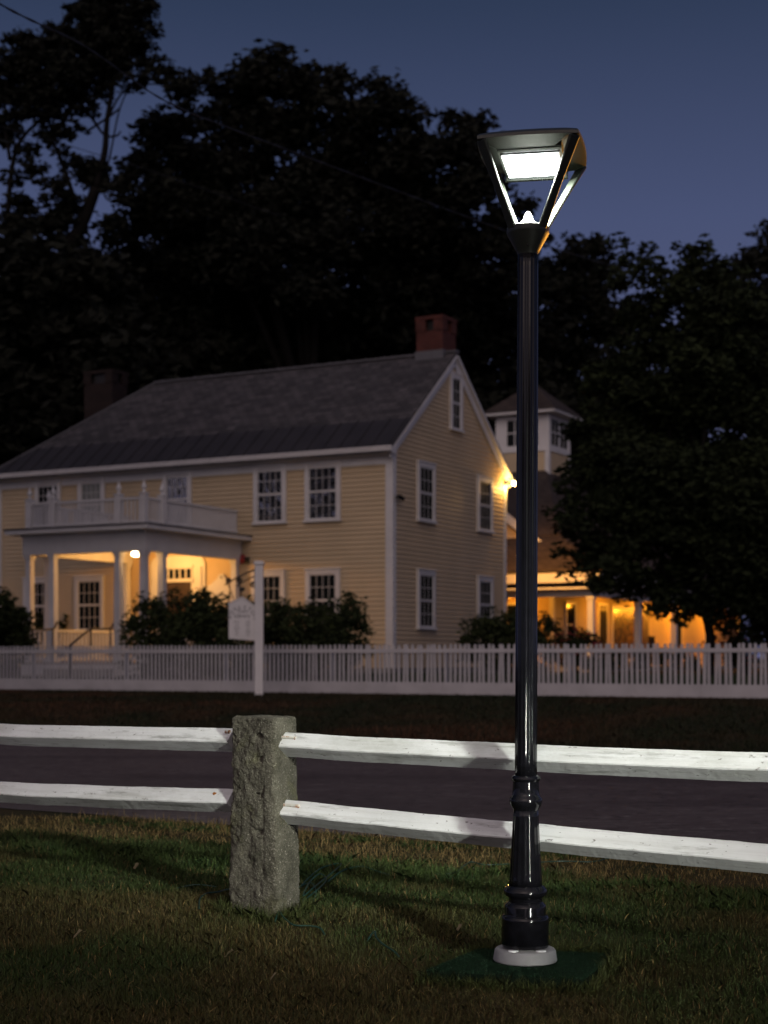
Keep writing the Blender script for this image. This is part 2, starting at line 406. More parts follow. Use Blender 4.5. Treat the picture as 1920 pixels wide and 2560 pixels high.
# ------------------------------------------------------------ grass
def vnoise(x, y, s, seed=0):
    r_ = np.random.default_rng(seed); T = r_.random((64, 64))
    u = x*s + 100.3; v = y*s + 57.7
    iu = np.floor(u).astype(int); iv = np.floor(v).astype(int); fu = u-iu; fv = v-iv
    fu = fu*fu*(3-2*fu); fv = fv*fv*(3-2*fv)
    g = lambda a, b: T[a % 64, b % 64]
    return (g(iu, iv)*(1-fu)+g(iu+1, iv)*fu)*(1-fv) + (g(iu, iv+1)*(1-fu)+g(iu+1, iv+1)*fu)*fv

def blades(name, x, y, h, wdt, tint, lean=0.6, mat_=None, parent=None, z0=None):
    n = len(x); z = gz(x, y) if z0 is None else z0
    a = rng.random(n)*2*np.pi; dx, dy = np.cos(a), np.sin(a)
    la = rng.random(n)*2*np.pi; ll = lean*h*rng.random(n)
    lx, ly = np.cos(la)*ll, np.sin(la)*ll
    V = np.zeros((n, 5, 3))
    for i, (tt, ww, s) in enumerate(((0, 1, -1), (0, 1, 1), (0.55, 0.8, 1), (1, 0, 0), (0.55, 0.8, -1))):
        V[:, i, 0] = x + dx*wdt*0.5*ww*s + lx*tt**2
        V[:, i, 1] = y + dy*wdt*0.5*ww*s + ly*tt**2
        V[:, i, 2] = z - 0.004 + h*tt*(1 - 0.25*tt*ll/np.maximum(h, 1e-4))
    return npmesh(name, V, 5, mat_ or M['blade'], parent, tint)

def mixc(a, b, t): return a[None]*(1-t[:, None]) + b[None]*t[:, None]
GRN = np.array((0.030, 0.048, 0.010)); OLV = np.array((0.048, 0.052, 0.013)); DRY = np.array((0.085, 0.060, 0.021)); STR = np.array((0.22, 0.15, 0.06)); DKG = np.array((0.016, 0.036, 0.008))

def in_mat(x, y):
    poly = [(.15,5.52),(.367,5.93),(.88,5.83),(.70,5.38)]
    ins = np.ones(len(x), bool)
    for i in range(4):
        ax, ay = poly[i]; bx, by = poly[(i+1) % 4]
        ins &= ((bx-ax)*(y-ay)-(by-ay)*(x-ax)) < 0.0
    return ins

def near_grass():
    n = 340000
    y = 3.9 + (rng.random(n)**1.15)*6.6
    x = (rng.random(n)*2-1)*(0.25*y+0.75)
    edge = 9.28 - 0.665*x
    k = (y < edge + 0.03*rng.standard_normal(n)) & ~in_mat(x, y)
    x, y = x[k], y[k]; n = len(x); v = y + 0.55*x
    big = vnoise(x, y, 1.1, 1)*0.6 + vnoise(x, y, 3.1, 2)*0.4
    dry = np.clip((big-0.47)*3.2 + 0.28, 0, 1)
    wz = sm(8.0, 8.3, v + 0.5*(vnoise(x, y, 2.5, 5)-.5))
    weeds = sm(7.35, 7.6, v)*(1-wz)*(vnoise(x, y, 1.3, 8) > 0.33)
    dry = np.clip(dry*(1-weeds*0.9) + wz*1.0, 0, 1)
    fringe = sm(9.0, 9.15, y + 0.665*x); dry = dry*(1-0.7*fringe)
    jit = rng.random(n)
    t = mixc(GRN, OLV, np.clip(dry*1.2, 0, 1)); t = t*(1-(dry*jit)[:, None]) + DRY[None]*(dry*jit)[:, None]
    straw = rng.random(n) < (0.05 + 0.40*wz)
    t[straw] = STR*(0.5+0.7*rng.random((straw.sum(), 1)))
    t *= (0.5 + 0.72*rng.random(n))[:, None]
    h = 0.022 + 0.022*rng.random(n) + 0.05*weeds*rng.random(n)*(vnoise(x, y, 6, 3) > .4) + 0.03*fringe*rng.random(n)
    h *= 0.75 + 0.6*vnoise(x, y, 4, 4)
    h = np.where(wz > .5, h*0.6*(1+straw*1.6*(rng.random(n) > .8)), h)
    keep = rng.random(n) > 0.45*wz*(1-fringe)
    o = blades('lawn_grass', x[keep], y[keep], h[keep], (0.0022+0.0022*rng.random(n))[keep], t[keep], 0.9)
    tag(o, 'patchy olive and brown mown grass under the rail fence', 'grass', kind='stuff')
    # taller weeds in clumps along the fence line
    cx, cy, hh, tt, ww = [], [], [], [], []
    for i in range(200):
        x0 = rnd.uniform(-2.0, 2.4); v0 = rnd.gauss(7.72, 0.20); y0 = v0 - 0.55*x0
        if i % 5 == 0: v0 = rnd.gauss(9.02, 0.06); y0 = v0-0.6*x0
        if vnoise(np.array([x0]), np.array([y0]), 1.3, 8)[0] < 0.33 and rnd.random() < .75: continue
        k = rnd.randint(70, 240); s = rnd.uniform(0.04, 0.13); H = rnd.uniform(0.03, 0.085)*(0.6 if i % 5 == 0 else 1)
        cx.append(x0+s*rng.standard_normal(k)); cy.append(y0+s*0.8*rng.standard_normal(k))
        hh.append(H*(0.4+0.8*rng.random(k))); c = np.array((0.034, 0.056, 0.012)) if rnd.random() < .65 else DKG
        tt.append(np.tile(c, (k, 1))*(0.6+0.9*rng.random((k, 1)))); ww.append(0.003+0.003*rng.random(k))
    x = np.concatenate(cx); y = np.concatenate(cy)
    k = ~in_mat(x, y) & (y < 9.25-0.665*x)
    o = blades('weed_growth', x[k], y[k], np.concatenate(hh)[k], np.concatenate(ww)[k], np.concatenate(tt)[k], 1.3)
    tag(o, 'taller bright green weeds in clumps between the lawn and the road', 'weeds', kind='stuff')
near_grass()
def edge_grass():
    X = []; Y = []
    O = np.array((-0.5163, 6.652)); a = np.array((.812, -.583)); b = np.array((.583, .812))
    for k in range(2600):
        s_ = rnd.random()*4; e = int(s_); t = (s_-e)*2-1; g = 0.012+abs(rnd.gauss(0, .022))
        p = {0: (t*.15, -.10-g), 1: (.145+g, t*.10), 2: (t*.15, .10+g), 3: (-.145-g, t*.10)}[e]
        q = O + a*p[0] + b*p[1]; X.append(q[0]); Y.append(q[1])
    poly = [(.15,5.52),(.367,5.93),(.88,5.83),(.70,5.38)]
    for k in range(3600):
        e = rnd.randrange(4); A = np.array(poly[e]); B = np.array(poly[(e+1) % 4]); q = A+(B-A)*rnd.random()
        c = np.array((.52, 5.66)); d = (q-c)/np.linalg.norm(q-c); q = q + d*(0.004+abs(rnd.gauss(0, .018))); X.append(q[0]); Y.append(q[1])
    X = np.array(X); Y = np.array(Y); n = len(X)
    t = mixc(np.array((0.030, 0.046, 0.011)), OLV, rng.random(n))*(0.6+0.8*rng.random((n, 1)))
    o = blades('edge_grass', X, Y, 0.03+0.055*rng.random(n)**1.5, 0.0025+0.002*rng.random(n), t, 1.1)
    tag(o, 'longer uncut grass round the granite post foot and the turf mat edges', 'grass', kind='stuff')
edge_grass()

def far_grass():
    n = 90000
    y = 15.5 + rng.random(n)*17; x = (rng.random(n)*2-1)*(0.25*y+2.0)
    v = y + 0.55*x; k = (v > 18.65) & (v < 29.2); x, y = x[k], y[k]; n = len(x)
    big = vnoise(x, y, 0.35, 21)*0.6+vnoise(x, y, 1.1, 22)*0.4
    t = mixc(np.array((0.016, 0.022, 0.008)), np.array((0.060, 0.030, 0.014)), np.clip((big-0.4)*3, 0, 1))*(0.6+0.8*rng.random((n, 1)))
    o = blades('verge_grass', x, y, 0.03+0.05*rng.random(n), 0.010+0.010*rng.random(n), t, 1.0)
    tag(o, 'dark brownish grass verge between the road and picket fence', 'grass', kind='stuff')
    n = 60000
    y = 26 + rng.random(n)*16; x = (rng.random(n)*2-1)*(0.25*y+2.0)
    v = y + 0.55*x; k = (v > 30.2) & (v < 41); x, y = x[k], y[k]; n = len(x)
    t = np.tile(np.array((0.022, 0.038, 0.012)), (n, 1))*(0.6+0.8*rng.random((n, 1)))
    o = blades('garden_grass', x, y, 0.05+0.08*rng.random(n), 0.015+0.015*rng.random(n), t, 1.0)
    tag(o, 'dark green garden grass behind the picket fence', 'grass', kind='stuff')
far_grass()

# ------------------------------------------------------------ street lamp
def build_lamp():
    root = empty('street_lamp', (0.521, 5.69, 0.062)); root.rotation_euler = (0, R(0.22), 0)
    tag(root, 'tall fluted black street lamp with lit white panel on a round white base', 'street lamp')
    Z0 = 0.062
    pl = MB()
    pl.lathe([(0.116, 0.0), (0.118, 0.004), (0.1125, 0.038), (0.108, 0.044), (0.103, 0.046), (0.0, 0.046)], 96)
    base = pl.build('base_plate', M['plate'], root, True, angle=35)
    for a in (R(-125), R(-55), R(55), R(125)):
        m = MB(); m.lathe([(0.019, 0.0), (0.019, 0.003), (0.0165, 0.0042), (0.0, 0.0042)], 24)
        c = m.build('bolt_cover', M['reflector'], base, True, angle=35); c.location = (0.094*math.cos(a)*0.93, 0.094*math.sin(a)*0.93, 0.0455)
    m = MB(); m.lathe([(0.070, 0.044), (0.070, 0.056), (0.0, 0.056)], 64)
    m.build('neck_ring', M['plate'], root, True, angle=35)
    g = lambda z: z - Z0
    prof = [(0.084, g(.114)), (0.0865, g(.118)), (0.0872, g(.215)), (0.0862, g(.224)), (0.082, g(.229)), (0.0765, g(.231)), (0.0755, g(.236)), (0.0758, g(.262)), (0.074, g(.268)), (0.067, g(.276)),
            (0.0625, g(.280)), (0.0615, g(.291)), (0.066, g(.298)), (0.077, g(.304)), (0.0805, g(.312)), (0.0795, g(.322)), (0.074, g(.331)), (0.0645, g(.339))]
    m = MB(); m.lathe(prof, 96); m.build('base_sleeve', M['black_gloss'], root, True, angle=40)
    fp = []
    for i in range(13):
        t = i/12; fp.append((0.0625 + (0.0465-0.0625)*t**0.85, g(.338)+(.279)*t, 0.030 if 0 < i < 12 else 0.0))
    m = MB(); m.lathe(fp, 192, flute=16); m.build('fluted_pedestal', M['black_gloss'], root, True)
    prof = [(0.0465, g(.616)), (0.049, g(.622)), (0.0580, g(.636)), (0.0605, g(.648)), (0.0595, g(.660)), (0.052, g(.668)), (0.0495, g(.675)), (0.0490, g(.70)), (0.0480, g(.722)),
            (0.052, g(.726)), (0.0548, g(.733)), (0.052, g(.740)), (0.0440, g(.745))]
    m = MB(); m.lathe(prof, 96); m.build('moulded_collar', M['black_gloss'], root, True, angle=40)
    sp = []
    zt = 2.664
    for i in range(41):
        t = i/40; sp.append((0.0412 + (0.0385-0.0412)*t, g(.744)+(zt-.744)*t, 0.045*min(1, i/1.5)))
    m = MB(); m.lathe(sp, 192, flute=16); m.build('shaft', M['black_gloss'], root, True)
    m = MB(); m.lathe([(0.036, g(2.655)), (0.0365, g(2.664)), (0.042, g(2.676)), (0.0765, g(2.738)), (0.0785, g(2.744)), (0.0785, g(2.762)), (0.074, g(2.765)), (0.071, g(2.762)), (0.0, g(2.762))], 96)
    hd = m.build('lamp_collar', M['black_satin'], root, True, angle=40)
    m = MB(); m.lathe([(0.004, 0), (0.004, 0.0035), (0, 0.0035)], 12)
    s_ = m.build('set_screw', M['iron'], hd, True); s_.rotation_euler = (R(90), 0, 0); s_.location = (-0.006, -0.0475, g(2.689))
    # head in its own turned frame
    A = Matrix.Translation((0.021, 0.04, 0)) @ Matrix.Rotation(R(-11), 4, 'Z')
    def T(x, y, z): return A @ Vector((x, y, g(z)))
    hx, hy = 0.182, 0.205
    # hood: rim with bowed sides and a low crown
    def rim(s, z, n=10, bow=0.013):
        pts = []
        c = [(-hx, -hy), (hx, -hy), (hx, hy), (-hx, hy)]
        for i in range(4):
            a = Vector(c[i]); b = Vector(c[(i+1) % 4]); d = (b-a); nrm = Vector((d.y, -d.x)).normalized()
            for k in range(n):
                t = k/n; q = a + d*t + nrm*bow*(1-(2*t-1)**2); pts.append(T(q.x*s, q.y*s, z))
        return pts
    rings = [rim(0.955, 3.046), rim(1.0, 3.050), rim(1.0, 3.061), rim(0.97, 3.068), rim(0.75, 3.088), rim(0.4, 3.096), rim(0.05, 3.098)]
    m = MB(); n = len(rings[0])
    for r_ in rings: m.v += [tuple(p) for p in r_]
    for i in range(len(rings)-1):
        for k in range(n): m.f.append((i*n+k, i*n+(k+1) % n, (i+1)*n+(k+1) % n, (i+1)*n+k))
    m.f.append(tuple((len(rings)-1)*n+k for k in range(n)))
    # underside: rim -> recess; front and back slope down to the housing, sides stay high
    inner = []
    bx, by = 0.118, 0.156
    for p_i in range(n):
        side = p_i // 10; t = (p_i % 10)/10
        c = [(-bx, -by), (bx, -by), (bx, by), (-bx, by)]
        a = Vector(c[side]); b = Vector(c[(side+1) % 4]); q = a + (b-a)*t
        inner.append(T(q.x, q.y, 3.026 if side in (0, 2) else 3.043))
    b0 = len(m.v); m.v += [tuple(p) for p in inner]
    for k in range(n): m.f.append((k, b0+k, b0+(k+1) % n, (k+1) % n))
    m.f.append(tuple(b0+k for k in range(n)))
    m.build('hood', M['black_satin'], root, True, angle=28)
    # led housing with arched sides
    m = MB()
    prof = [(-by, 3.045)]+[(-by+0.01, 3.022), (-by+0.02, 3.018), (by-0.022, 3.018), (by-0.016, 2.998), (by, 2.996), (by+.004, 3.02)]
    for k in range(9):
        t = k/8; prof.append((by - 2*by*t, 3.016+0.034*math.sin(math.pi*(0.12+0.8*t))))
    m.prism([T(-bx, y_, z_) for y_, z_ in prof], (T(bx, 0, 3.0)-T(-bx, 0, 3.0)))
    h = m.build('led_housing', M['black_satin'], root, False, bevel=0.002)
    m = MB()
    lx, ly = 0.101, 0.120
    for x0, x1, y0, y1 in ((-lx-.008, lx+.008, -ly-.008, -ly), (-lx-.008, lx+.008, ly, ly+.008), (-lx-.008, -lx, -ly, ly), (lx, lx+.008, -ly, ly)):
        vs = [T(x0, y0, 3.010), T(x1, y0, 3.010), T(x1, y1, 3.010), T(x0, y1, 3.010)]
        m.prism(vs, (0, 0, 0.007))
    m.build('panel_gasket', M['black_satin'], h)
    m = MB(); m.prism([T(-lx, -ly, 3.004), T(lx, -ly, 3.004), T(lx, ly, 3.004), T(-lx, ly, 3.004)], (0, 0, 0.0135))
    m.build('led_panel', M['led'], h)
    pc = T(0, 0, 3.001)
    d = bpy.data.lights.new('panel_light', 'AREA'); d.shape = 'RECTANGLE'; d.size = 2*lx; d.size_y = 2*ly; d.energy = 27; d.color = (0.97, 1.0, 0.84)
    o = bpy.data.objects.new('panel_light', d); COL.objects.link(o); o.parent = root; o.location = pc; o.rotation_euler = (0, 0, R(-11))
    # four flat arms, collar rim to the corners of the hood
    for sx, sy in ((-1, -1), (1, -1), (1, 1), (-1, 1)):
        top = T(sx*(hx-0.014), sy*(hy-0.014), 3.050); d = Vector((top.x-0.0, top.y-0.0, 0)).normalized()
        bot = Vector((d.x*0.070, d.y*0.070, g(2.748)))
        m = MB(); tdir = (top-bot).normalized(); side = tdir.cross(d).normalized(); nor = side.cross(tdir).normalized()
        vs = []
        for p, w1, w2 in ((bot, 0.038, 0.012), (bot.lerp(top, .5), 0.033, 0.012), (top, 0.046, 0.014)):
            for a_, b_ in ((-1, -1), (1, -1), (1, 1), (-1, 1)): vs.append(p + side*a_*w1/2 + nor*b_*w2/2)
        fs = [(0, 1, 2, 3), (11, 10, 9, 8)]
        for i in (0, 4):
            for k in range(4): fs.append((i+k, i+4+k, i+4+(k+1) % 4, i+(k+1) % 4))
        m.add(vs, fs); m.build('arm', M['black_satin'], root, False, bevel=0.004)
    m = MB(); m.lathe([(0.060, g(2.763)), (0.048, g(2.766)), (0.030, g(2.778)), (0.019, g(2.796)), (0.011, g(2.816)), (0.004, g(2.824)), (0.0, g(2.825))], 48)
    m.build('light_deflector', M['reflector'], root, True)
build_lamp()

# ------------------------------------------------------------ turf mat
def build_mat():
    poly = [(.15, 5.52, 0), (.70, 5.38, 0), (.88, 5.83, 0), (.367, 5.93, 0)]
    c = Vector((0.52, 5.66, 0))
    root = empty('turf_mat', c); tag(root, 'dark green artificial turf mat under the street lamp', 'mat')
    m = MB(); m.prism([Vector(p)-c for p in poly][::-1], (0, 0, 0.058))
    m.build('mat_board', M['pad'], root, bevel=0.008)
    n = 42000; u = rng.random(n); v = rng.random(n)
    p = [np.array(q[:2]) for q in poly]
    xy = (p[0][None]*(1-u)[:, None]+p[1][None]*u[:, None])*(1-v)[:, None] + (p[3][None]*(1-u)[:, None]+p[2][None]*u[:, None])*v[:, None]
    k = (xy[:, 0]-.521)**2+(xy[:, 1]-5.69)**2 > .121**2; xy = xy[k]; n = len(xy)
    t = np.array((0.008, 0.030, 0.013))[None]*(0.5+1.0*rng.random((n, 1)))
    blades('turf_pile', xy[:, 0]-c.x, xy[:, 1]-c.y, 0.006+0.007*rng.random(n), np.full(n, 0.0024), t, 0.8, parent=root, z0=np.full(n, 0.058))
build_mat()

# ------------------------------------------------------------ rail fence: granite post and four rails
a_dir = Vector((0.812, -0.583, 0)); b_dir = Vector((0.583, 0.812, 0))
def build_rail_fence():
    Rc = Vector((-0.4148, 6.579, 0)); O = Rc - a_dir*0.125
    gz0 = 0.0
    root = empty('rail_fence', (O.x, O.y, 0.06)); tag(root, 'white two rail roadside fence with rough granite post', 'fence')
    org = Vector((O.x, O.y, 0.06))
    # post: rounded rectangle pushed about by rock noise
    m = MB(); nA, nZ = 200, 230; HA, HB = 0.125, 0.0825; zb, zt = -0.10, 0.925
    def outline(u):
        per = 4; s = u*per; k = int(s) % 4; t = s-int(s)
        c = [(-1, -1), (1, -1), (1, 1), (-1, 1)]
        ax, ay = c[k]; bx, by = c[(k+1) % 4]
        x, y = ax+(bx-ax)*t, ay+(by-ay)*t
        p = 9.0; L_ = (abs(x)**p+abs(y)**p)**(1/p)
        return x/L_*HA, y/L_*HB
    rows = []
    for j in range(nZ+1):
        z = zb+(zt-zb)*j/nZ
        wide = 1.0 + 0.13*sm(0.75, 0.15, z) - 0.02*sm(0.85, .93, z)
        edge = 1 - 0.10*float(sm(0.915, 0.925, z))**2
        row = []
        for i in range(nA):
            x, y = outline(i/nA); x *= (wide*edge); y *= ((1+0.04*(1-z))*edge)
            q = Vector((x*1, y*1, z))
            nrm = Vector((x/HA**2, y/HB**2, 0)).normalized()
            front = 1.0 if (y < -HB*0.6 and x < HA*0.55) else 0.35
            d = 0.007*front*mnoise.noise(q*9+Vector((3, 1, 7))) + 0.0065*front*mnoise.noise(q*22+Vector((9, 2, 1))) + 0.005*(0.5+front*0.5)*mnoise.noise(q*55) + 0.0035*mnoise.noise(q*120)
            rid = mnoise.ridged_multi_fractal(q*Vector((14, 14, 8)) if False else Vector((q.x*14, q.y*14, q.z*8)), 0.9, 2.1, 4, 1.0, 2.0)
            d -= 0.0055*front*rid*0.6
            # old drill scars down the worked arris
            if x > HA*0.10 and x < HA*0.45 and y < -HB*.5:
                for zs in (0.845, 0.745, 0.59, 0.435):
                    if abs(z-zs) < 0.012: d -= 0.009
            q += nrm*d
            row.append(q)
        rows.append(row)
    W_ = lambda q: (a_dir*q.x + b_dir*q.y + Vector((0, 0, q.z-0.06)))
    for row in rows: m.v += [tuple(W_(q)) for q in row]
    for j in range(nZ):
        for i in range(nA): m.f.append((j*nA+i, j*nA+(i+1) % nA, (j+1)*nA+(i+1) % nA, (j+1)*nA+i))
    # top cap: concentric rings
    last = rows[-1]; prev = nZ*nA
    for s in (0.93, 0.8, 0.6, 0.4, 0.2, 0.03):
        b0 = len(m.v)
        for i in range(nA):
            q = Vector((last[i].x*s, last[i].y*s, zt+0.005*(1-s)+0.008*mnoise.noise(Vector((last[i].x*s*18, last[i].y*s*18, 5)))))
            m.v.append(tuple(W_(q)))
        for i in range(nA): m.f.append((prev+i, prev+(i+1) % nA, b0+(i+1) % nA, b0+i))
        prev = b0
    m.f.append(tuple(prev+i for i in range(nA)))
    m.build('stone_post', M['granite'], root, True)
    # rails: square timbers set on edge
    phi = R(6); D = 0.052
    def rail(p0, p1, seed, pins=()):
        p0 = Vector(p0); p1 = Vector(p1); t = (p1-p0).normalized(); n = 150
        hz = Vector((t.y, -t.x, 0)).normalized()
        if hz.y > 0: hz = -hz       # towards the camera
        up = Vector((0, 0, 1)); m = MB(); c = p0 + Vector((0, 0, 0))
        for i in range(n+1):
            s = i/n; p = p0.lerp(p1, s) - org
            w1 = 0.0035*mnoise.noise(Vector((s*9, seed, 0))); w2 = 0.003*mnoise.noise(Vector((s*7, seed, 5)))
            p = p + up*w1 + hz*w2 - up*0.006*math.sin(math.pi*s)
            for k in range(4):
                a = math.pi/2 - phi + k*math.pi/2      # k=0 top
                # chamfer: two verts per corner
                for da in (-0.055, 0.055):
                    r_ = D*(1+0.02*mnoise.noise(Vector((s*60, seed*3+k, da*30)))+0.012*mnoise.noise(Vector((s*260, seed*3+k, da*30))))
                    aa = a+da; q = p + hz*(-math.cos(aa)*r_)*-1 + up*math.sin(aa)*r_ if False else p + hz*(math.cos(aa)*r_) + up*(math.sin(aa)*r_)
                    m.v.append(tuple(q))
        for i in range(n):
            for k in range(8): m.f.append((i*8+k, i*8+(k+1) % 8, (i+1)*8+(k+1) % 8, (i+1)*8+k))
        m.f.append(tuple(range(8))[::-1]); m.f.append(tuple(n*8+k for k in range(8)))
        ob = m.build('rail', M['rail'], root, False)
        for (s, ln, off) in pins:
            c = p0.lerp(p1, s) - org; nrm = (hz*0.6+up*0.8).normalized()
            q0 = c + nrm*0.041 + up*off; q1 = q0 + t*ln
            k = MB(); k.tube([q0 - nrm*0.004, q0+t*ln*.15, q0+t*ln*.9, q1+nrm*0.0, q1-nrm*0.012], [0.0075, 0.0075, 0.0078, 0.0075, 0.004], 10)
            pn = k.build('iron_pin', M['rust'], ob, True)
            k = MB(); k.tube([q1-t*0.002-nrm*0.002, q1+t*0.003-nrm*0.003], [0.0088, 0.0075], 10)
            k.build('rust_spot', M['rust_only'], ob, True)
        return ob
    def pt(px, d, ztop): return Vector(((px-960)/F*d, d, ztop-0.052))
    # line of the fence Y = 6.282 - .718 X
    def at(px, ztop):
        k = (px-960)/F; X = k*6.282/(1+.718*k); return Vector((X, 6.282-.718*X, ztop-0.0517))
    rail(at(713, .857), at(2150, .852), 1.3, ((-0.012, 0.105, 0.0),))
    rail(at(715, .571), at(2150, .533), 5.1, ((-0.018, 0.135, 0.0),))
    rail(at(-260, .849), at(588, .868), 9.7, ((0.986, 0.02, 0.006),))
    rail(at(-260, .548), at(588, .603), 14.2, ())
    # rust stain around the pin of the lower left rail
    s = at(546, .601) - org
    k = MB(); hz = Vector((-0.583, -0.812, 0)); nrm = (hz*0.64+Vector((0, 0, .77))).normalized(); q = s + nrm*0.0352 + Vector((0,0,0.004))
    tt = Vector((0.812, -0.583, 0)); dn = tt.cross(nrm).normalized()
    ring = []
    for i in range(24):
        a = 2*math.pi*i/24; r_ = 0.010*(1+0.35*mnoise.noise(Vector((math.cos(a)*2, math.sin(a)*2, 3))))
        ring.append(q + tt*math.cos(a)*r_ + dn*math.sin(a)*r_)
    k.prism(ring, nrm*0.003); k.build('rust_patch', M['rust_only'], root)
build_rail_fence()

# ------------------------------------------------------------ green cord in the grass, dead leaves
def gpt(px, py, lift=0.01):
    d = EYE*F/(py-1643)
    for _ in range(6): d = (EYE-gzf((px-960)/F*d, d))*F/(py-1643)
    x = (px-960)/F*d; return Vector((x, d, gzf(x, d)+lift))
def spline(pts, k=8):
    out_ = []; n = len(pts)
    for i in range(n-1):
        p0 = pts[max(i-1, 0)]; p1 = pts[i]; p2 = pts[i+1]; p3 = pts[min(i+2, n-1)]
        for j in range(k):
            t = j/k
            out_.append(0.5*((2*p1)+(p2-p0)*t+(2*p0-5*p1+4*p2-p3)*t*t+(3*p1-p0-3*p2+p3)*t**3))
    out_.append(pts[-1]); return out_
def cord(label, px, r_=0.0034):
    pts = [gpt(p[0], p[1], p[2]*0.62+0.008 if len(p) > 2 else 0.028) for p in px]
    m = MB(); m.tube(spline(pts), r_, 8); o = m.build('green_cord', M['cord'], None, True)
    tag(o, label, 'cord', 'green cord lying in the grass')
cord('thick loops of green cord bunched at the right foot of the granite post',
     [(752, 2225, .02), (800, 2195, .06), (852, 2186, .075), (830, 2205, .06), (790, 2235, .05), (758, 2258, .04), (775, 2232, .07), (800, 2215, .08), (815, 2222, .05), (780, 2250, .03), (752, 2262, .02), (740, 2240, .03), (775, 2228, .05), (790, 2240, .03), (785, 2262, .02)])
cord('green cord arching from the post loops into the weeds', [(820, 2218, .03), (850, 2200, .05), (880, 2192, .06), (910, 2191, .065), (945, 2199, .05), (985, 2200, .02)])
cord('green cord running behind the lamp pedestal towards the road edge', [(1085, 2196, .02), (1135, 2197, .035), (1165, 2180, .05), (1180, 2174, .05), (1215, 2178, .04), (1290, 2175, .04), (1400, 2169, .04), (1480, 2170, .04), (1530, 2162, .05), (1570, 2160, .05), (1608, 2153, .05), (1640, 2164, .02)])
cord('short green cord end at the edge of the road on the far right', [(1770, 2185, .02), (1830, 2179, .035), (1860, 2178, .035), (1878, 2173, .04)])
cord('wavy green cord on the lawn just in front of the granite post', [(688, 2318, .02), (697, 2302, .045), (710, 2318, .045), (735, 2335, .04), (775, 2337, .04), (800, 2341, .035), (812, 2352, .02)])
cord('short hooked green cord on the lawn left of the turf mat', [(918, 2366, .02), (936, 2352, .045), (940, 2366, .045), (955, 2380, .04), (985, 2396, .03), (1000, 2404, .01)])
cord('curved green cord on the lawn left of the granite post', [(498, 2284, .02), (500, 2266, .04), (515, 2254, .045), (545, 2250, .045), (562, 2243, .04), (585, 2236, .03)])
cord('straight green cord half hidden in grass left of the post loops', [(440, 2232, .02), (490, 2228, .035), (540, 2230, .025)])

def dead_leaf(px, py, s, rz, label):
    p = gpt(px, py, 0.042); m = MB(); pts = []
    for i in range(30):
        a = 2*math.pi*i/30; lob = 0.62+0.38*abs(math.cos(a*2.5+0.4))
        x = math.cos(a)*lob*s; y = math.sin(a)*lob*s*0.62; z = 0.35*abs(y)+0.012*math.sin(x*90)
        pts.append(Vector((x, y, z)))
    c = len(pts); vs = pts+[Vector((0, 0, 0))]
    m.add(vs, [(i, (i+1) % c, c) for i in range(c)])
    m.tube([(s*.9, 0, 0.002), (s*1.5, 0.003, 0.004)], 0.0009, 5)
    o = m.build('fallen_leaf', M['deadleaf']); o.location = p; o.rotation_euler = (R(12), R(-10), rz)
    sol = o.modifiers.new('thick', 'SOLIDIFY'); sol.thickness = 0.0006
    tag(o, label, 'leaf', 'dead leaves on the lawn')
dead_leaf(194, 2361, .022, .3, 'pale dead leaf alone on the dark lawn far left of the granite post')
dead_leaf(572, 2411, .024, -.4, 'tan dead leaf on the lawn straight below the granite post')
dead_leaf(340, 2186, .018, 1.0, 'small dead leaf in the dry grass under the lower left rail')
dead_leaf(683, 2470, .015, .1, 'small dead leaf nearest the bottom edge of the lawn')
dead_leaf(1148, 2347, .014, .8, 'crumpled dead leaf close to the left side of the turf mat')

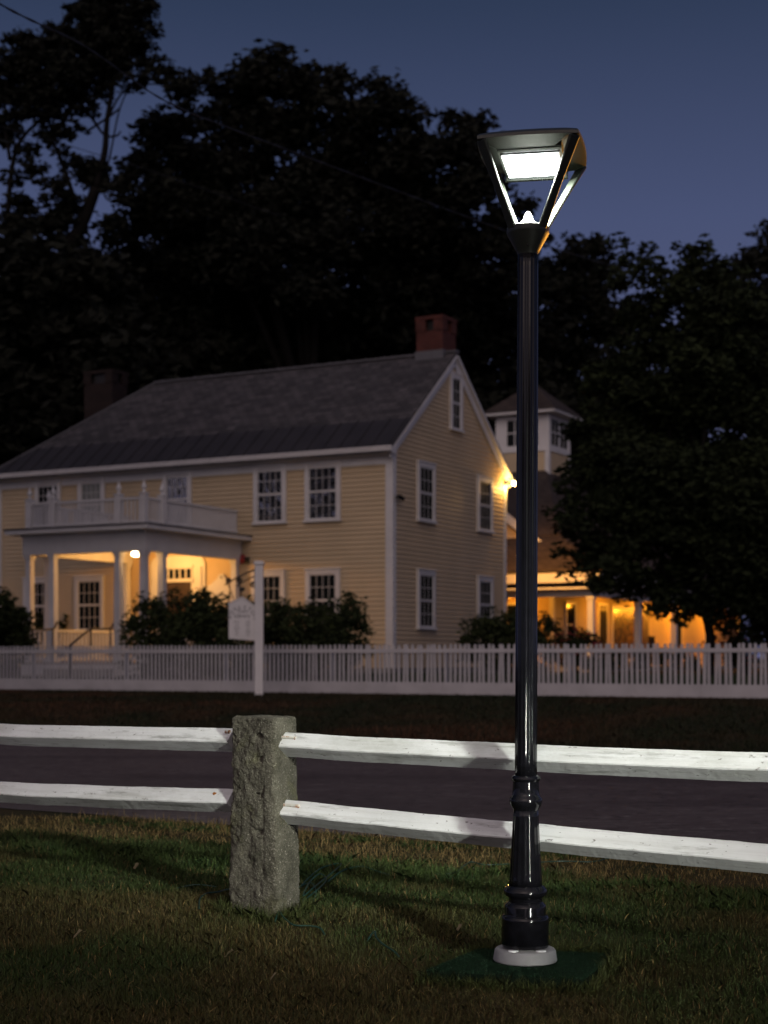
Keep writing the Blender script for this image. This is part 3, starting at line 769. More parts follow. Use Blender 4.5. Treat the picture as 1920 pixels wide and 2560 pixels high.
# ------------------------------------------------------------ picket fence
def build_picket():
    A = Vector((-8.34, 33.5, 0)); B = Vector((6.47, 26.0, 0)); d = (B-A).normalized()
    nrm = Vector((d.y, -d.x, 0))
    if nrm.y > 0: nrm = -nrm
    root = empty('picket_fence', (A+B)/2 + Vector((0, 0, 0.45))); org = root.location.copy()
    tag(root, 'long low white picket fence across the front of the yellow house', 'fence')
    L0, L1 = -1.6, (B-A).length+1.8
    ang = math.atan2(d.y, d.x); Mx = Matrix.Translation(A-org) @ Matrix.Rotation(ang, 4, 'Z')
    sgn = -1   # local -y faces the camera
    sp = 0.0975; n = int((L1-L0)/sp)
    sh = None; rest = MB()
    def picket_mb(target, x, z1, M_=None):
        w2 = 0.023; vs = [(x-w2, -.020, .69), (x+w2, -.020, .69), (x+w2, -.020, z1-.012), (x, -.020, z1), (x-w2, -.020, z1-.012)]
        vs = [Vector(v) for v in vs]
        dv = Vector((0, .020, 0))
        if M_ is not None: vs = [M_ @ v for v in vs]; dv = M_.to_3x3() @ dv
        target.prism(vs, dv)
    for i in range(n):
        x = L0 + sp*(i+.5); z1 = 1.42 + 0.008*mnoise.noise(Vector((i*.7, 0, 0))) + rnd.uniform(-.006, .006)
        if i >= n-100-10 and i < n-10:
            m = MB(); picket_mb(m, 0, 1.42)
            if sh is None: sh = m.build('picket', M['fence_white'], root); o = sh
            else: o = sh.copy(); COL.objects.link(o)
            o.parent = root; o.matrix_basis = Mx @ Matrix.Translation((x, 0, z1-1.42)) @ Matrix.Rotation(R(rnd.gauss(0, .7)), 4, 'Y')
        else: picket_mb(rest, x, z1, Mx)
    pr = rest.build('pickets', M['fence_white'], root); pr['kind'] = 'stuff'
    # rails and kick boards in lengths
    seg = sp*25; x = L0
    while x < L1:
        x1 = min(x+seg, L1)
        m = MB(); dz = 0.004*mnoise.noise(Vector((x, 5, 0)))
        m.box(x+.002, x1-.002, -.044, -.021, 1.262+dz, 1.335+dz, Mx); m.build('top_rail', M['fence_white'], root)
        m = MB(); m.box(x+.002, x1-.002, -.046, -.022, .485+dz, .712+dz, Mx); m.build('kick_board', M['fence_white'], root)
        m = MB(); m.box(x+sp/2-.022, x+sp/2+.022, .002, .07, .38, 1.30, Mx); m.build('post', M['fence_white'], root)
        x = x1
build_picket()

# ------------------------------------------------------------ sign post with hanging board
def text_mesh(m, s, size, M_, arc=None):
    def glyph(ch):
        cu = bpy.data.curves.new('t', 'FONT'); cu.body = ch; cu.size = size; cu.extrude = 0.002; cu.align_x = 'CENTER'
        o = bpy.data.objects.new('t', cu); me = bpy.data.meshes.new_from_object(o)
        v = [p.co.copy() for p in me.vertices]; f = [tuple(p.vertices) for p in me.polygons]
        bpy.data.objects.remove(o); bpy.data.curves.remove(cu); bpy.data.meshes.remove(me)
        return v, f
    if arc is None:
        v, f = glyph(s); m.add([M_ @ p for p in v], f)
    else:
        rad, span = arc; n = len(s)
        for i, ch in enumerate(s):
            if ch == ' ': continue
            v, f = glyph(ch); a = span/2 - span*i/(n-1)
            m.add([M_ @ Matrix.Translation((-math.sin(-a)*-rad, math.cos(a)*rad-rad, 0)) @ Matrix.Rotation(a, 4, 'Z') @ p for p in v], f)
def build_sign():
    d = 28.8; s = F/d
    base = P(648, 1757, d); zg = gzf(base.x, base.y); base.z = zg
    root = empty('sign_post', base); tag(root, 'white wooden post with iron bracket and hanging pointed sign board', 'sign')
    zt = EYE+(1643-1403)/s - zg
    m = MB(); m.box(-.078, .078, -.078, .078, -.2, zt-.06); m.build('post', M['trim'], root, bevel=0.006)
    m = MB(); m.box(-.10, .10, -.10, .10, zt-.065, zt-.03); m.box(-.088, .088, -.088, .088, zt-.0295, zt); m.build('post_cap', M['trim'], root, bevel=0.008)
    Zp = lambda py: EYE+(1643-py)/s - zg
    Xp = lambda px: (px-648)/s
    m = MB()
    m.box(-.092, -.079, -.03, .03, Zp(1473), Zp(1415)); 
    m.tube([(-.085, 0, Zp(1424)), (Xp(600), 0, Zp(1440)), (Xp(562), 0, Zp(1462))], 0.016, 6)
    m.tube([(-.085, 0, Zp(1440)), (Xp(605), 0, Zp(1456)), (Xp(590), 0, Zp(1466))], 0.013, 6)
    for cx, cy, r0 in ((598, 1452, .055), (571, 1452, .05), (632, 1462, .06), (606, 1474, .04)):
        pts = []
        for k in range(26):
            a = k/25*3.6*math.pi; rr = r0*(1-k/30); pts.append((Xp(cx)+rr*math.cos(a), 0.004*math.sin(a), Zp(cy)+rr*math.sin(a)))
        m.tube(pts, 0.013, 6)
    m.tube([(Xp(598), 0, Zp(1460)), (Xp(600), 0, Zp(1480)), (Xp(603), 0, Zp(1496))], 0.014, 6)
    m.tube([(Xp(570), 0, Zp(1460)), (Xp(585), 0, Zp(1500))], 0.010, 6)
    m.build('iron_bracket', M['iron'], root, True)
    # board
    x0, x1 = Xp(572), Xp(640); pts = [(x0, Zp(1597)), (x1, Zp(1602)), (x1, Zp(1521)), (Xp(625), Zp(1508)), (Xp(606), Zp(1495)), (Xp(590), Zp(1502)), (x0, Zp(1511))]
    m = MB(); m.prism([Vector((x, -.03, z)) for x, z in pts], (0, .06, 0))
    b = m.build('sign_board', M['trim'], root, bevel=0.006)
    m = MB(); fr = lambda x, z, dz: Matrix.Translation((x, -.0315, z)) @ Matrix.Rotation(R(90), 4, 'X')
    xc = (x0+x1)/2
    text_mesh(m, 'BOYLSTON', 0.105, fr(xc, Zp(1523), 0), arc=(0.215, R(150)))
    text_mesh(m, 'Town', 0.085, fr(xc, Zp(1532), 0)); text_mesh(m, 'Library', 0.105, fr(xc, Zp(1544), 0))
    for k in range(5):
        z = Zp(1557+k*8.0)
        text_mesh(m, 'Mon Tue Wed Thu Fri'.split()[k], 0.05, fr(xc-.10, z, 0)); text_mesh(m, ('10-8', '10-8', '1-8', '10-8', '1-5')[k], 0.05, fr(xc+.10, z, 0))
    m.build('lettering', M['text'], b)
    m = MB(); m.prism([Vector((x, -.042, z)) for x, z in ((x0-.012, Zp(1511)), (Xp(589), Zp(1502)), (Xp(606), Zp(1495)), (Xp(606), Zp(1491.5)), (Xp(589), Zp(1498.5)), (x0-.012, Zp(1508)))], (0, .084, 0))
    m.prism([Vector((x, -.042, z)) for x, z in ((x1+.010, Zp(1521)), (x1+.010, Zp(1517.5)), (Xp(625), Zp(1504.5)), (Xp(606.2), Zp(1491.5)), (Xp(606.2), Zp(1495)), (Xp(625), Zp(1508)))], (0, .084, 0))
    m.build('board_cap', M['trim'], b)
build_sign()

# ------------------------------------------------------------ the yellow house
HANG = math.atan2(-0.474, 0.880)
def clap(m, p0, p1, z0, z1, out_, left=None, right=None, course=0.125, Mx=None):
    """lapped boards between p0 and p1 (xy), facing out_; left/right give the ends as functions of z (0..1 along)"""
    p0 = Vector((*p0, 0)); p1 = Vector((*p1, 0)); o = Vector((*out_, 0)); z = z0
    while z < z1-1e-3:
        zn = min(z+course, z1)
        l0, l1 = (left(z), left(zn)) if left else (0, 0); r0, r1 = (right(z), right(zn)) if right else (1, 1)
        if r0 - l0 < 1e-3: break
        r1 = max(r1, l1+1e-4)
        a = p0.lerp(p1, l0); b = p0.lerp(p1, r0); c = p0.lerp(p1, r1); d = p0.lerp(p1, l1)
        lip = 0.032
        m.add([a+o*lip+Vector((0,0,z)), b+o*lip+Vector((0,0,z)), c+o*0.004+Vector((0,0,zn)), d+o*0.004+Vector((0,0,zn)),
               a+Vector((0,0,z)), b+Vector((0,0,z))], [(0, 1, 2, 3), (4, 5, 1, 0)])
        z = zn

def window(parent, c, z0, z1, wd, face, gmat, panes=(4, 2), double=True, curtain=False):
    """sash window; face 'f' looks to -y, 'g' looks to +x (local to the house)"""
    if face == 'f': Mx = Matrix.Translation((c, 0, 0))
    else: Mx = Matrix.Translation((0, c, 0)) @ Matrix.Rotation(R(90), 4, 'Z')
    h = wd/2; cas = 0.118
    m = MB()
    m.box(-h-cas, -h, -.085, .0, z0-.04, z1+cas, Mx); m.box(h, h+cas, -.085, .0, z0-.04, z1+cas, Mx)
    m.box(-h, h, -.083, .0, z1, z1+cas-.003, Mx); m.box(-h-cas-.02, h+cas+.02, -.11, .0, z1+cas+.0005, z1+cas+.035, Mx)
    fr = m.build('window', M['trim'], parent)
    m = MB(); m.box(-h-cas-.03, h+cas+.03, -.12, .0, z0-.105, z0-.041, Mx); m.build('sill', M['trim'], fr)
    m = MB(); m.box(-h+.001, h-.001, -.042, -.0345, z0-.035, z1-.001, Mx)
    m.build('pane', M['curtain'] if curtain else gmat, fr)
    m = MB(); zm = z0 + (z1-z0)*0.5; st = 0.030
    def sash(a, b, y0, y1):
        m.box(-h+.002, -h+st, y0, y1, a, b, Mx); m.box(h-st, h-.002, y0, y1, a, b, Mx)
        m.box(-h+st, h-st, y0, y1, a, a+st, Mx); m.box(-h+st, h-st, y0, y1, b-st, b, Mx)
        nx, nz = panes; iw = (wd-2*st)/nx
        for k in range(1, nx): x = -h+st+iw*k; m.box(x-.006, x+.006, y1-.010, y1-.002, a+st, b-st, Mx)
        ih = (b-a-2*st)/nz
        for k in range(1, nz): z = a+st+ih*k; m.box(-h+st, h-st, y1-.010, y1-.004, z-.007, z+.007, Mx)
    sash(zm-.01, z1-.002, -.068, -.048); sash(z0-.035, zm-.0105, -.060, -.043)
    m.build('sash', M['trim'], fr)
    return fr

def build_house():
    H = empty('yellow_house', (0.21, 40.0, 0)); H.rotation_euler = (0, 0, HANG)
    tag(H, 'two storey yellow clapboard house with white trim and columned porch', 'house')
    Ln, W, EZ, AZ, yr = 13.4, 7.21, 6.68, 9.55, 3.60
    zb = 0.9
    # core volume
    m = MB(); m.prism([(-.006, .006, zb-.4), (-.006, W-.006, zb-.4), (-.006, W-.006, EZ), (-.006, yr, AZ-.01), (-.006, .006, EZ)], (-(Ln-4), 0, 0))
    m.box(-Ln+.006, -(Ln-4)-.007, .006, W-.006, zb-.4, EZ-.1)
    m.build('wall_core', M['yellow'], H)
    m = MB(); clap(m, (-Ln, 0), (0, 0), zb, EZ-.05, (0, -1)); m.build('front_wall', M['yellow'], H)
    m = MB()
    sl = (AZ-EZ)/yr
    left = lambda z: 0 if z <= EZ else (z-EZ)/sl/W
    right = lambda z: 1 if z <= EZ else 1-(z-EZ)/(AZ-EZ)*(W-yr)/W
    clap(m, (0, 0), (0, W), zb, AZ-.02, (1, 0), left, right); m.build('gable_wall', M['yellow'], H)
    m = MB(); m.box(-Ln-.01, -.001, .02, W-.02, zb-.6, zb-.001); m.box(-Ln-.012, .012, -.012, .02, zb-.6, zb-.003); m.box(.0, .014, .021, W, zb-.6, zb-.003); m.build('foundation', M['stone_found'], H)
    # trim
    m = MB(); m.box(-.17, .048, -.048, -.0005, zb, EZ-.27); m.box(.0005, .048, .0, .15, zb, EZ-.0); m.build('corner_board', M['trim'], H)
    m = MB(); m.box(.0005, .048, W-.13, W+.03, zb, EZ-.05); m.build('corner_board', M['trim'], H)
    m = MB(); m.box(-Ln-.048, -Ln+.15, -.048, -.0005, zb, EZ-.27); m.build('corner_board', M['trim'], H)
    m = MB(); m.box(-Ln-.052, .052, -.052, -.001, EZ-.48, EZ-.265)
    m.box(-Ln-.3, .10, -.20, -.001, EZ-.262, EZ-.235); m.build('frieze', M['trim'], H)
    m = MB(); m.box(-Ln-.34, .14, -.31, -.001, EZ-.234, EZ-.04); m.box(-Ln-.38, .16, -.36, -.311, EZ-.17, EZ-.05); m.build('cornice', M['trim'], H)
    # rake boards on the gable
    def rake(y0, z0, y1, z1):
        k = MB(); d = Vector((0, y1-y0, z1-z0)).normalized(); n_ = Vector((0, -d.z, d.y))
        if n_.z < 0: n_ = -n_
        a = Vector((.036, y0, z0)); b = Vector((.036, y1, z1))
        k.prism([a-n_*.17, b-n_*.17, b+n_*.02, a+n_*.02], (.045, 0, 0))
        k.prism([a+n_*.0205, b+n_*.0205, b+n_*.09, a+n_*.09], (.13, 0, 0))
        k.build('rake_board', M['trim'], H)
    rake(-.30, EZ-.235, yr-.001, AZ-.01); rake(W+.30, EZ-.26, yr+.001, AZ-.01)
    # roof
    ov = .34; T = .12; RX = -10.25
    ez = EZ - sl*ov + .04; az = AZ+.06
    m = MB()
    xr, xl = .15, -Ln-.34
    v = [(xr, -ov, ez), (xr, yr, az), (RX, yr, az), (xl, -ov, ez), (xr, W+ov, ez), (xl, W+ov, ez)]
    v2 = [(a, b, c+T) for a, b, c in v]
    m.add(v+v2, [(6, 7, 8, 9), (7, 10, 11, 8), (9, 8, 11), (0, 3, 2, 1), (1, 2, 5, 4), (3, 5, 2), (0, 1, 7, 6), (1, 4, 10, 7), (0, 6, 9, 3), (4, 5, 11, 10), (3, 9, 11, 5)])
    rf = m.build('roof', M['slate'], H)
    # standing seam strip along the eave
    y0, y1 = -ov-.02, .78; zf = lambda y: ez+T+(az-ez)*(y+ov)/(yr+ov)+.006
    hipx = lambda y: xl + (RX-xl)*(y+ov)/(yr+ov)
    m = MB(); m.add([(xr+.01, y0, zf(y0)), (xr+.01, y1, zf(y1)), (hipx(y1), y1, zf(y1)), (hipx(y0), y0, zf(y0)),
                     (xr+.01, y0, zf(y0)+.02), (xr+.01, y1, zf(y1)+.02), (hipx(y1), y1, zf(y1)+.02), (hipx(y0), y0, zf(y0)+.02)],
                    [(4, 5, 6, 7), (0, 3, 2, 1), (0, 1, 5, 4), (0, 4, 7, 3), (1, 2, 6, 5), (2, 3, 7, 6)])
    x = xr-.1
    while x > xl+.5:
        yy = y1 if x > hipx(y1) else y0 + (x-xl)/(RX-xl)*(yr+ov)
        m.prism([(x, y0, zf(y0)+.0205), (x, yy, zf(yy)+.0205), (x, yy, zf(yy)+.05), (x, y0, zf(y0)+.05)], (-.02, 0, 0)); x -= .50
    m.build('metal_strip', M['metal_roof'], rf)
    # ridge and hip capping
    m = MB(); m.bar((xr+.02, yr, az+T+.0), (RX, yr, az+T+.0), .22, .05)
    for k in range(17): x = -.3-k*.6; m.bar((x, yr, az+T+.02), (x-.03, yr, az+T+.02), .235, .05)
    m.build('ridge_cap', M['lead'], rf)
    m = MB(); m.bar((RX-.02, yr, az+T+.01), (xl, -ov, ez+T+.01), .16, .05); m.build('hip_cap', M['lead'], rf)
    # chimneys
    def chimney(x0, x1, y0, y1, zb_, zt_, mt, flash=True):
        m = MB(); m.box(x0, x1, y0, y1, zb_, zt_-.42)
        t_ = .11                       # open arches near the top
        for (a, b, c, d) in ((x0-.02, x0+.28, y0-.02, y0+.28), (x1-.28, x1+.02, y0-.02, y0+.28), (x0-.02, x0+.28, y1-.28, y1+.02), (x1-.28, x1+.02, y1-.28, y1+.02)):
            m.box(a, b, c, d, zt_-.42, zt_-.10)
        m.box(x0-.03, x1+.03, y0-.03, y1+.03, zt_-.0995, zt_)
        c = m.build('chimney', mt, H)
        m = MB(); m.box(x0+.1, x1-.1, y0+.1, y1-.1, zt_-.42, zt_-.1); m.build('flue', M['iron'], c)
        if flash:
            m = MB(); m.box(x0-.03, x1+.03, y0-.03, y1+.03, zb_, az+T+.05); m.build('flashing', M['lead'], c)
    chimney(-1.02, -.20, yr-.22, yr+.62, 9.0, 10.76, M['brick'])
    chimney(-13.9, -12.75, 4.6, 5.4, 6.0, 10.55, M['old_brick'], False)
    # windows
    for c, wd in ((-2.06, .86), (-3.72, .80)): window(H, c, 4.88, 6.31, wd, 'f', M['glass'])
    window(H, -6.79, 4.92, 6.29, .74, 'f', M['glass']); window(H, -9.83, 4.92, 6.29, .74, 'f', M['glass_dark'], curtain=True); window(H, -11.45, 4.92, 6.29, .74, 'f', M['glass_dark'])
    for c in (-2.06, -3.78, -9.9, -11.85): window(H, c, 2.01, 3.39, .82, 'f', M['glass_dark'])
    for c in (1.87, 5.69):
        window(H, c, 4.92, 6.30, .80, 'g', M['glass_matte'], panes=(3, 2)); window(H, c, 2.03, 3.40, .80, 'g', M['glass_matte'], panes=(3, 2))
    window(H, 3.74, 7.62, 9.0, .52, 'g', M['glass_matte'], panes=(2, 2))
    # front door with its arched white surround
    m = MB(); xd = -6.76; pts = []
    for k in range(9): a = math.pi/2*k/8; pts.append((xd+.93-.30+.30*math.cos(a), -.03, 3.72+.30*math.sin(a)))
    for k in range(9): a = math.pi/2+math.pi/2*k/8; pts.append((xd-.93+.30+.30*math.cos(a), -.03, 3.72+.30*math.sin(a)))
    pts += [(xd-.93, -.03, 1.05), (xd+.93, -.03, 1.05)]
    m.prism([(x, -.034, z) for x, y, z in pts], (0, -.046, 0))
    for s in (-1, 1): m.box(xd+s*.72-.11, xd+s*.72+.11, -.125, -.0805, 1.05, 3.70)
    m.box(xd-.55, xd+.55, -.13, -.081, 3.28, 3.36); m.box(xd-.55, xd+.55, -.12, -.0808, 3.66, 3.75)
    D = m.build('front_door', M['trim'], H)
    m = MB(); m.box(xd-.46, xd+.46, -.10, -.082, 1.06, 3.275); m.build('door_leaf', M['dark_door'], D)
    m = MB(); m.box(xd-.50, xd+.50, -.09, -.0812, 3.38, 3.64); m.build('transom_pane', M['glass_dark'], D)
    m = MB()
    for k in range(6): x = xd-.50+.20*k; m.box(x-.022, x+.022, -.105, -.091, 3.37, 3.65)
    m.build('transom_bar', M['trim'], D)
    m = MB(); m.lathe([(0.03, 0), (0.035, .02), (0.02, .04), (0, .045)], 16); k = m.build('door_knob', M['lead'], D, True); k.location = (xd+.38, -.10, 2.0); k.rotation_euler = (R(90), 0, 0)
    # porch
    PX, PY, LX = -4.78, -4.22, -8.48; fz = 1.05
    m = MB(); m.box(LX-.15, PX+.15, PY-.15, -.04, .55, fz); pf = m.build('porch_floor', M['floor'], H)
    m = MB(); m.box(LX-.17, PX+.17, PY-.175, PY-.1505, .45, fz-.06); m.build('porch_skirt', M['trim'], pf)
    m = MB()
    for k in range(3): m.box(LX+.85, PX-.85, PY-.176-.3*(k+1), PY-.177-.3*k, .40, fz-.17*(k+1))
    m.build('porch_step', M['floor'], pf)
    cols = [(PX, PY), (PX-.79, PY), (PX, PY+.75), (LX, PY), (LX+.79, PY), (LX, PY+.75), (PX, -.16), (LX, -.16)]
    bz = 3.84
    for (x, y) in cols:
        m = MB(); pr = [(.085, fz+.12), (.09, 1.9), (.088, 2.6), (.078, bz-.12)]
        for (r0, z0_), (r1, z1_) in zip(pr[:-1], pr[1:]):
            m.add([(x+sx*r0, y+sy*r0, z0_) for sx, sy in ((-1,-1),(1,-1),(1,1),(-1,1))]+[(x+sx*r1, y+sy*r1, z1_) for sx, sy in ((-1,-1),(1,-1),(1,1),(-1,1))],
                  [(0, 1, 5, 4), (1, 2, 6, 5), (2, 3, 7, 6), (3, 0, 4, 7)])
        c = m.build('porch_column', M['trim'], H)
        m = MB(); m.box(x-.115, x+.115, y-.115, y+.115, fz+.001, fz+.12); m.build('column_base', M['trim'], c); m = MB(); m.box(x-.10, x+.10, y-.10, y+.10, bz-.12, bz-.06); m.box(x-.115, x+.115, y-.115, y+.115, bz-.06, bz-.001); m.build('capital', M['trim'], c)
    m = MB(); t = .13
    m.box(LX-t, PX+t, PY-t, PY+t, bz, 4.30); m.box(PX-t, PX+t, PY+t+.001, -.03, bz, 4.30); m.box(LX-t, LX+t, PY+t+.001, -.03, bz, 4.30)
    bm_ = m.build('porch_beam', M['trim'], H)
    m = MB(); m.box(LX-t-.05, PX+t+.05, PY-t-.05, -.03, 4.301, 4.36); m.box(LX-.46, PX+.46, PY-.46, -.03, 4.3605, 4.47); m.build('porch_roof', M['trim'], H)
    m = MB(); m.box(LX-.49, PX+.49, PY-.49, -.03, 4.4705, 4.50); m.build('porch_roof_membrane', M['metal_roof'], H)
    m = MB(); m.box(LX+t+.002, PX-t-.002, PY+t+.002, -.045, 4.22, 4.299); m.build('porch_ceiling', M['trim'], H)
    # balcony posts with finials and balustrades
    for (x, y) in cols[:6]:
        m = MB(); m.box(x-.085, x+.085, y-.085, y+.085, 4.501, 5.26); m.box(x-.10, x+.10, y-.10, y+.10, 5.2605, 5.30)
        p = m.build('balcony_post', M['trim'], H, bevel=.006)
        m = MB(); m.lathe([(.05, 0), (.055, .02), (.035, .05), (.03, .07), (.062, .11), (.07, .14), (.055, .19), (.025, .25), (.012, .30), (0, .33)], 16)
        f = m.build('finial', M['trim'], p, True); f.location = (x, y, 5.30)
    def balus(a, b, zl, zh, st=.105, wd=.036, nm='balustrade'):
        a = Vector((*a, 0)); b = Vector((*b, 0)); d = (b-a); ln = d.length; d.normalize()
        m = MB(); up = Vector((0, 0, 1))
        m.bar(a+up*(zh-.03), b+up*(zh-.03), .08, .06); m.bar(a+up*(zl+.03), b+up*(zl+.03), .07, .06)
        n = int(ln/st)
        for k in range(n):
            p = a + d*(ln*(k+.5)/n); m.bar(p+up*(zl+.0605), p+up*(zh-.0605), wd, wd, up=d)
        return m.build(nm, M['trim'], H)
    g = .09
    balus((PX-g, PY), (PX-.79+g, PY), 4.56, 5.20); balus((PX-.79-g, PY), (LX+.79+g, PY), 4.56, 5.20); balus((LX+.79-g, PY), (LX+g, PY), 4.56, 5.20)
    balus((PX, PY+g), (PX, PY+.75-g), 4.56, 5.20); balus((PX, PY+.75+g), (PX, -.06), 4.56, 5.20)
    balus((LX, PY+g), (LX, PY+.75-g), 4.56, 5.20); balus((LX, PY+.75+g), (LX, -.06), 4.56, 5.20)
    # lower railings
    balus((LX, PY+.1), (LX, PY+.65), fz+.06, 1.92, .145, .045, 'porch_railing'); balus((LX, PY+.85), (LX, -.26), fz+.06, 1.92, .145, .045, 'porch_railing')
    balus((PX, PY+.85), (PX, -.26), fz+.06, 1.92, .145, .045, 'porch_railing'); balus((LX+.1, PY), (LX+.69, PY), fz+.06, 1.92, .145, .045, 'porch_railing'); balus((PX-.1, PY), (PX-.69, PY), fz+.06, 1.92, .145, .045, 'porch_railing')
    # iron handrails beside the steps
    for x in (LX+.92, PX-.92):
        m = MB(); y0 = PY-.12
        m.tube(spline([Vector(p) for p in ((x, y0+.12, 2.10), (x, y0+.02, 1.95), (x, y0-.15, 1.90), (x, y0-.75, 1.88), (x, y0-.9, 1.85), (x, y0-1.7, 1.42), (x, y0-1.8, 1.45))], 5), .026, 8)
        m.tube([(x, y0-.05, fz), (x, y0-.05, 1.90)], .02, 8); m.tube([(x, y0-.82, .5), (x, y0-.82, 1.87)], .026, 8); m.tube([(x, y0-1.6, .5), (x, y0-1.6, 1.46)], .022, 8)
        m.build('handrail', M['iron'], H, True)
    # porch ceiling light
    lx, ly, lz = PX-.62, PY+.30, 4.05
    lx, ly = PX-.61, PY+.45
    m = MB(); m.lathe([(.09, .43), (.09, .40), (.03, .38), (.03, .09)], 20); c = m.build('ceiling_light', M['trim'], H, True); c.location = (lx, ly, 3.79)
    m = MB(); m.lathe([(0, -.05), (.06, -.04), (.10, -.012), (.105, .015), (.09, .05), (.07, .07)], 24); gl_ = m.build('globe', M['bulb_warm'], c, True); gl_.location = (0, 0, 0)
    for nm, xx, yy, en in (('porch_lamp', -6.5, -1.5, 170), ('porch_lamp_globe', lx, ly, 34)):
        d = bpy.data.lights.new(nm, 'POINT'); d.energy = en; d.color = (1.0, 0.45, 0.10); d.shadow_soft_size = .12
        o = bpy.data.objects.new(nm, d); COL.objects.link(o); o.parent = H; o.location = (xx, yy, 4.0 if nm == 'porch_lamp' else 3.85)
    m = MB(); m.lathe([(.06, .10), (.06, .06), (.10, .05), (.11, .0), (.08, -.05), (0, -.06)], 20); c = m.build('ceiling_light', M['bulb_warm'], H, True); c.location = (-6.5, -1.5, 4.12)
    # red bell, corner camera, flood lamp
    m = MB(); m.lathe([(.13, 0), (.13, .03), (.10, .06), (.03, .075), (0, .075)], 28); b = m.build('alarm_bell', M['red'], H, True); b.rotation_euler = (R(90), 0, 0); b.location = (-4.62, -.025, 3.86)
    m = MB(); m.box(.12, .24, -.10, -.025, -.12, .05); k = m.build('bell_box', M['iron'], b); k.rotation_euler = (R(-90), 0, 0); k.location = (0, 0, 0)
    m = MB(); m.box(.037, .10, .13, .21, 5.33, 5.40); m.tube([(.09, .17, 5.37), (.22, .05, 5.34)], [.05, .062], 12); m.tube([(.09, .2, 5.35), (.20, .30, 5.30)], [.045, .055], 12)
    m.build('wall_spotlight', M['iron'], H, True)
    m = MB(); m.box(.037, .12, W-.12, W-.02, EZ-.35, EZ-.25); m.tube([(.08, W-.05, EZ-.30), (.17, W+.05, EZ-.27)], [.035, .06], 12)
    f = m.build('flood_light', M['iron'], H, True)
    m = MB(); m.lathe([(0, -.065), (.04, -.055), (.06, -.025), (.065, .0), (.06, .025), (.04, .055), (0, .065)], 20)
    k = m.build('flood_bulb', M['flood'], f, True); k.location = (.25, W+.12, EZ-.28)
    d = bpy.data.lights.new('flood_lamp', 'POINT'); d.energy = 55; d.color = (1.0, 0.52, 0.12); d.shadow_soft_size = .03
    o = bpy.data.objects.new('flood_lamp', d); COL.objects.link(o); o.parent = H; o.location = (.20, W-.08, EZ-.36)
    d = bpy.data.lights.new('flood_beam', 'SPOT'); d.energy = 2000; d.color = (1.0, 0.40, 0.05); d.spot_size = R(75); d.spot_blend = .9; d.shadow_soft_size = .1
    o = bpy.data.objects.new('flood_beam', d); COL.objects.link(o); o.parent = H; o.location = (.42, W+.24, EZ-.30)
    Hi = (Matrix.Translation((.21, 40, 0)) @ Matrix.Rotation(HANG, 4, 'Z')).inverted()
    o.rotation_euler = (Hi @ Vector((6.3, 51.0, 3.6)) - o.location).to_track_quat('-Z', 'Y').to_euler()
    # scrolled notice board on the porch wall
    m = MB(); pts = [(-5.75, 2.6), (-5.0, 2.6), (-5.0, 3.12), (-5.06, 3.28), (-5.15, 3.36), (-5.2, 3.47), (-5.32, 3.47), (-5.42, 3.33), (-5.6, 3.20), (-5.75, 3.14)]
    m.prism([(x, -.05, z) for x, z in pts], (0, -.06, 0)); n_ = m.build('notice_board', M['trim'], H)
    m = MB(); m.lathe([(.03, 0), (.03, .01), (0, .01)], 14); k = m.build('rosette', M['iron'], n_); k.rotation_euler = (R(90), 0, 0); k.location = (-5.26, -.111, 3.38)
    return H
build_house()

